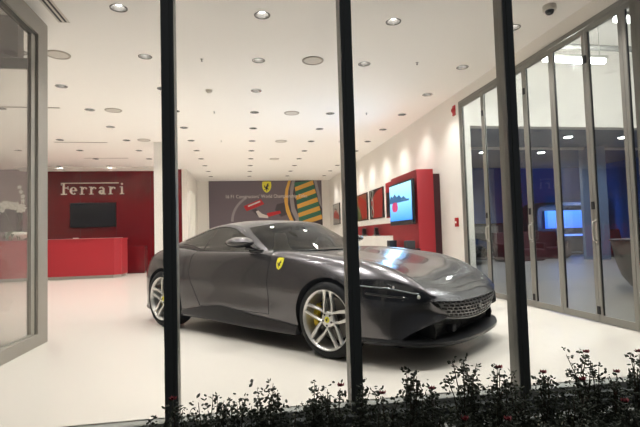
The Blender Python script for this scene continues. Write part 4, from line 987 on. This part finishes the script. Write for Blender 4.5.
# ------------------------------------------------------------ outside: pavement, planting bed and rose bushes
mb = MB(); mb.box((-9, -3, -.45), (13, 1.25, -.36)); struct('floor_outside', mb, 'pavement')
mb = MB(); mb.box((-9, 1.25, -.45), (4.2, 2.80, -.30)); struct('trim_20', mb, 'soil')
def rose_bush(x, y, h, w, n, label, seed, blooms=2, sparse=0):
    blooms = (blooms+1)//2 if seed % 2 else blooms//2
    rnd = random.Random(seed); t = empty('rose_bush', (x, y, -.30)); st_ = MB(); lf = MB(); tips = []
    ns = 9 if not sparse else 3
    def leaf(c, s_):
        d = Vector((rnd.uniform(-1, 1), rnd.uniform(-1, 1), rnd.uniform(-.5, .7))).normalized(); u = d.orthogonal().normalized(); u.rotate(Matrix.Rotation(rnd.uniform(0, 2*PI), 3, d)); nn = d.cross(u)*.2
        lf.add([c, c+d*s_*.35+u*s_*.30, c+d*s_*.75+u*s_*.24, c+d*s_, c+d*s_*.75-u*s_*.24, c+d*s_*.35-u*s_*.30, c+d*s_*.5-nn*s_], [(0, 1, 6), (1, 2, 6), (2, 3, 6), (3, 4, 6), (4, 5, 6), (5, 0, 6)])
    for k in range(ns):
        a = rnd.uniform(0, 2*PI); top = h*rnd.uniform(.72, 1.0) if k else h; sp_ = w*rnd.uniform(.2, 1)*(.3 if k == 0 else 1)
        P = [Vector((math.cos(a)*sp_*q**1.3+rnd.uniform(-.015, .015), math.sin(a)*sp_*.8*q**1.3+rnd.uniform(-.015, .015), top*q)) for q in np.linspace(0, 1, 6)]
        st_.tube(P, [.006, .005, .004, .0035, .003, .002], 4); tips.append(P[-1])
        for q in np.linspace(.12, 1, max(4, int(2.1*n/ns))):
            i = min(4, int(q*5)); f_ = q*5-i; p = P[i].lerp(P[i+1], min(1, f_)); rad = .055*(1.1-q)+.012
            c = p+Vector((rnd.gauss(0, rad), rnd.gauss(0, rad), rnd.gauss(0, .02)))
            for z in range(3 if q > .5 else 4): leaf(c+Vector((rnd.uniform(-.015, .015),)*3), rnd.uniform(.017, .031)*(1 if q > .6 else 1.3))
    st_.build('stems', 'stem', t, fix=False); lo2 = lf.build('foliage', 'leaf', t, fix=False)
    for b_ in range(blooms):
        p = tips[b_ % len(tips)]+Vector((0, 0, .01)) if b_ < 1 else Vector((rnd.uniform(-w, w), -w*.8, h*rnd.uniform(.55, .85)))
        mb = MB()
        for q in range(9):
            a = q*2.4; rr_ = .006+.0014*q; d = Vector((math.cos(a)*rr_, math.sin(a)*rr_, .004)); s_ = Vector((-math.sin(a), math.cos(a), 0))*.011
            mb.add([p, p+d-s_, p+d*1.5+Vector((0, 0, .013)), p+d+s_], [(0, 1, 2, 3)], 0, True)
        mb.build('bloom', 'bloom', t, fix=False)
    tag(t, label, 'bush', 'rose bushes outside the shop front')
def bush_place(x):
    for c, w_ in ((-.441, 'the left mullion'), (.679, 'the middle mullion'), (1.831, 'the right mullion')):
        if abs(x-c) < .10: return 'at the foot of '+w_
    if x < -.441: return 'left of the left mullion'
    if x < .679: return 'between the left and middle mullions'
    if x < 1.831: return 'between the middle and right mullions'
    return 'right of the right mullion'
# back row: (x, height above the bed, width, leaves, blooms)
BK = [(-.56, .46, .09, 90, 1), (-.40, .54, .09, 110, 1), (-.22, .57, .11, 150, 1), (-.06, .53, .12, 170, 0), (.12, .60, .12, 190, 1), (.27, .50, .09, 120, 0), (.40, .58, .10, 150, 0), (.53, .55, .09, 130, 1), (.66, .54, .09, 130, 0), (.84, .46, .10, 130, 2),
      (.97, .61, .07, 120, 1), (1.11, .49, .10, 130, 2), (1.36, .64, .10, 190, 1), (1.52, .59, .09, 150, 1), (1.70, .47, .09, 120, 1), (1.87, .53, .10, 130, 1), (2.05, .44, .09, 100, 1), (2.24, .61, .11, 130, 3), (2.38, .50, .07, 70, 2), (2.55, .61, .06, 70, 3), (2.72, .52, .09, 100, 2)]
cnt = {}
ORD = ['first', 'second', 'third', 'fourth', 'fifth', 'sixth', 'seventh', 'eighth', 'ninth', 'tenth', 'eleventh']
for k, (x, h, w, n, b_) in enumerate(BK):
    pl = bush_place(x); cnt[pl] = cnt.get(pl, 0)+1
    rose_bush(x*.92, 2.52+.05*math.sin(k*2.3), h, w, n, 'tall rose bush, back row, %s from left %s' % (ORD[cnt[pl]-1], pl), 100+k, b_)
cnt = {}
for k in range(13):
    x = -.50+.222*k; pl = bush_place(x*1.12); cnt[pl] = cnt.get(pl, 0)+1
    rose_bush(x, 2.12+.06*math.cos(k*1.7), .44+.04*math.sin(k*3.1), .15, 320, 'low rose bush, front row, %s from left %s' % (ORD[cnt[pl]-1], pl), 300+k, k % 3)
rose_bush(-1.02, 2.55, .37, .015, 14, 'tiny single rose sprig alone at the bottom left', 77, 0, 1)

# ------------------------------------------------------------ night outside, with an unseen dim sun added for the bushes
w = bpy.data.worlds.new('night'); S.world = w; w.use_nodes = True
w.node_tree.nodes['Background'].inputs[0].default_value = (.85, .9, 1, 1); w.node_tree.nodes['Background'].inputs[1].default_value = .045
l = bpy.data.lights.new('bush_fill_sun', 'SUN'); l.energy = .06; l.angle = .5; l.color = (1, .92, .8); o = bpy.data.objects.new('bush_fill_sun', l); COL.objects.link(o); o.location = (-1.5, -2.5, 4.5)
o.rotation_euler = Vector((.25, .75, -1)).to_track_quat('-Z', 'Y').to_euler()

# ------------------------------------------------------------ camera and view
cam = bpy.data.cameras.new('camera'); co_ = bpy.data.objects.new('camera', cam); COL.objects.link(co_)
cam.sensor_width = 36; cam.lens = 460/640*36; cam.clip_start = .05
yaw, pit, rol = [math.radians(a) for a in (9.4, 2.78, 1.64)]
f = Vector((math.sin(yaw)*math.cos(pit), math.cos(yaw)*math.cos(pit), math.sin(pit)))
r0 = Vector((math.cos(yaw), -math.sin(yaw), 0)); u0 = r0.cross(f)
rr = r0*math.cos(rol)-u0*math.sin(rol); uu = u0*math.cos(rol)+r0*math.sin(rol)
co_.matrix_world = Matrix(((rr.x, uu.x, -f.x, 0), (rr.y, uu.y, -f.y, 0), (rr.z, uu.z, -f.z, 1.085), (0, 0, 0, 1)))
S.camera = co_
S.view_settings.view_transform = 'Standard'; S.view_settings.look = 'None'; S.view_settings.gamma = 1; S.view_settings.use_curve_mapping = False
S.view_settings.exposure = EXPO
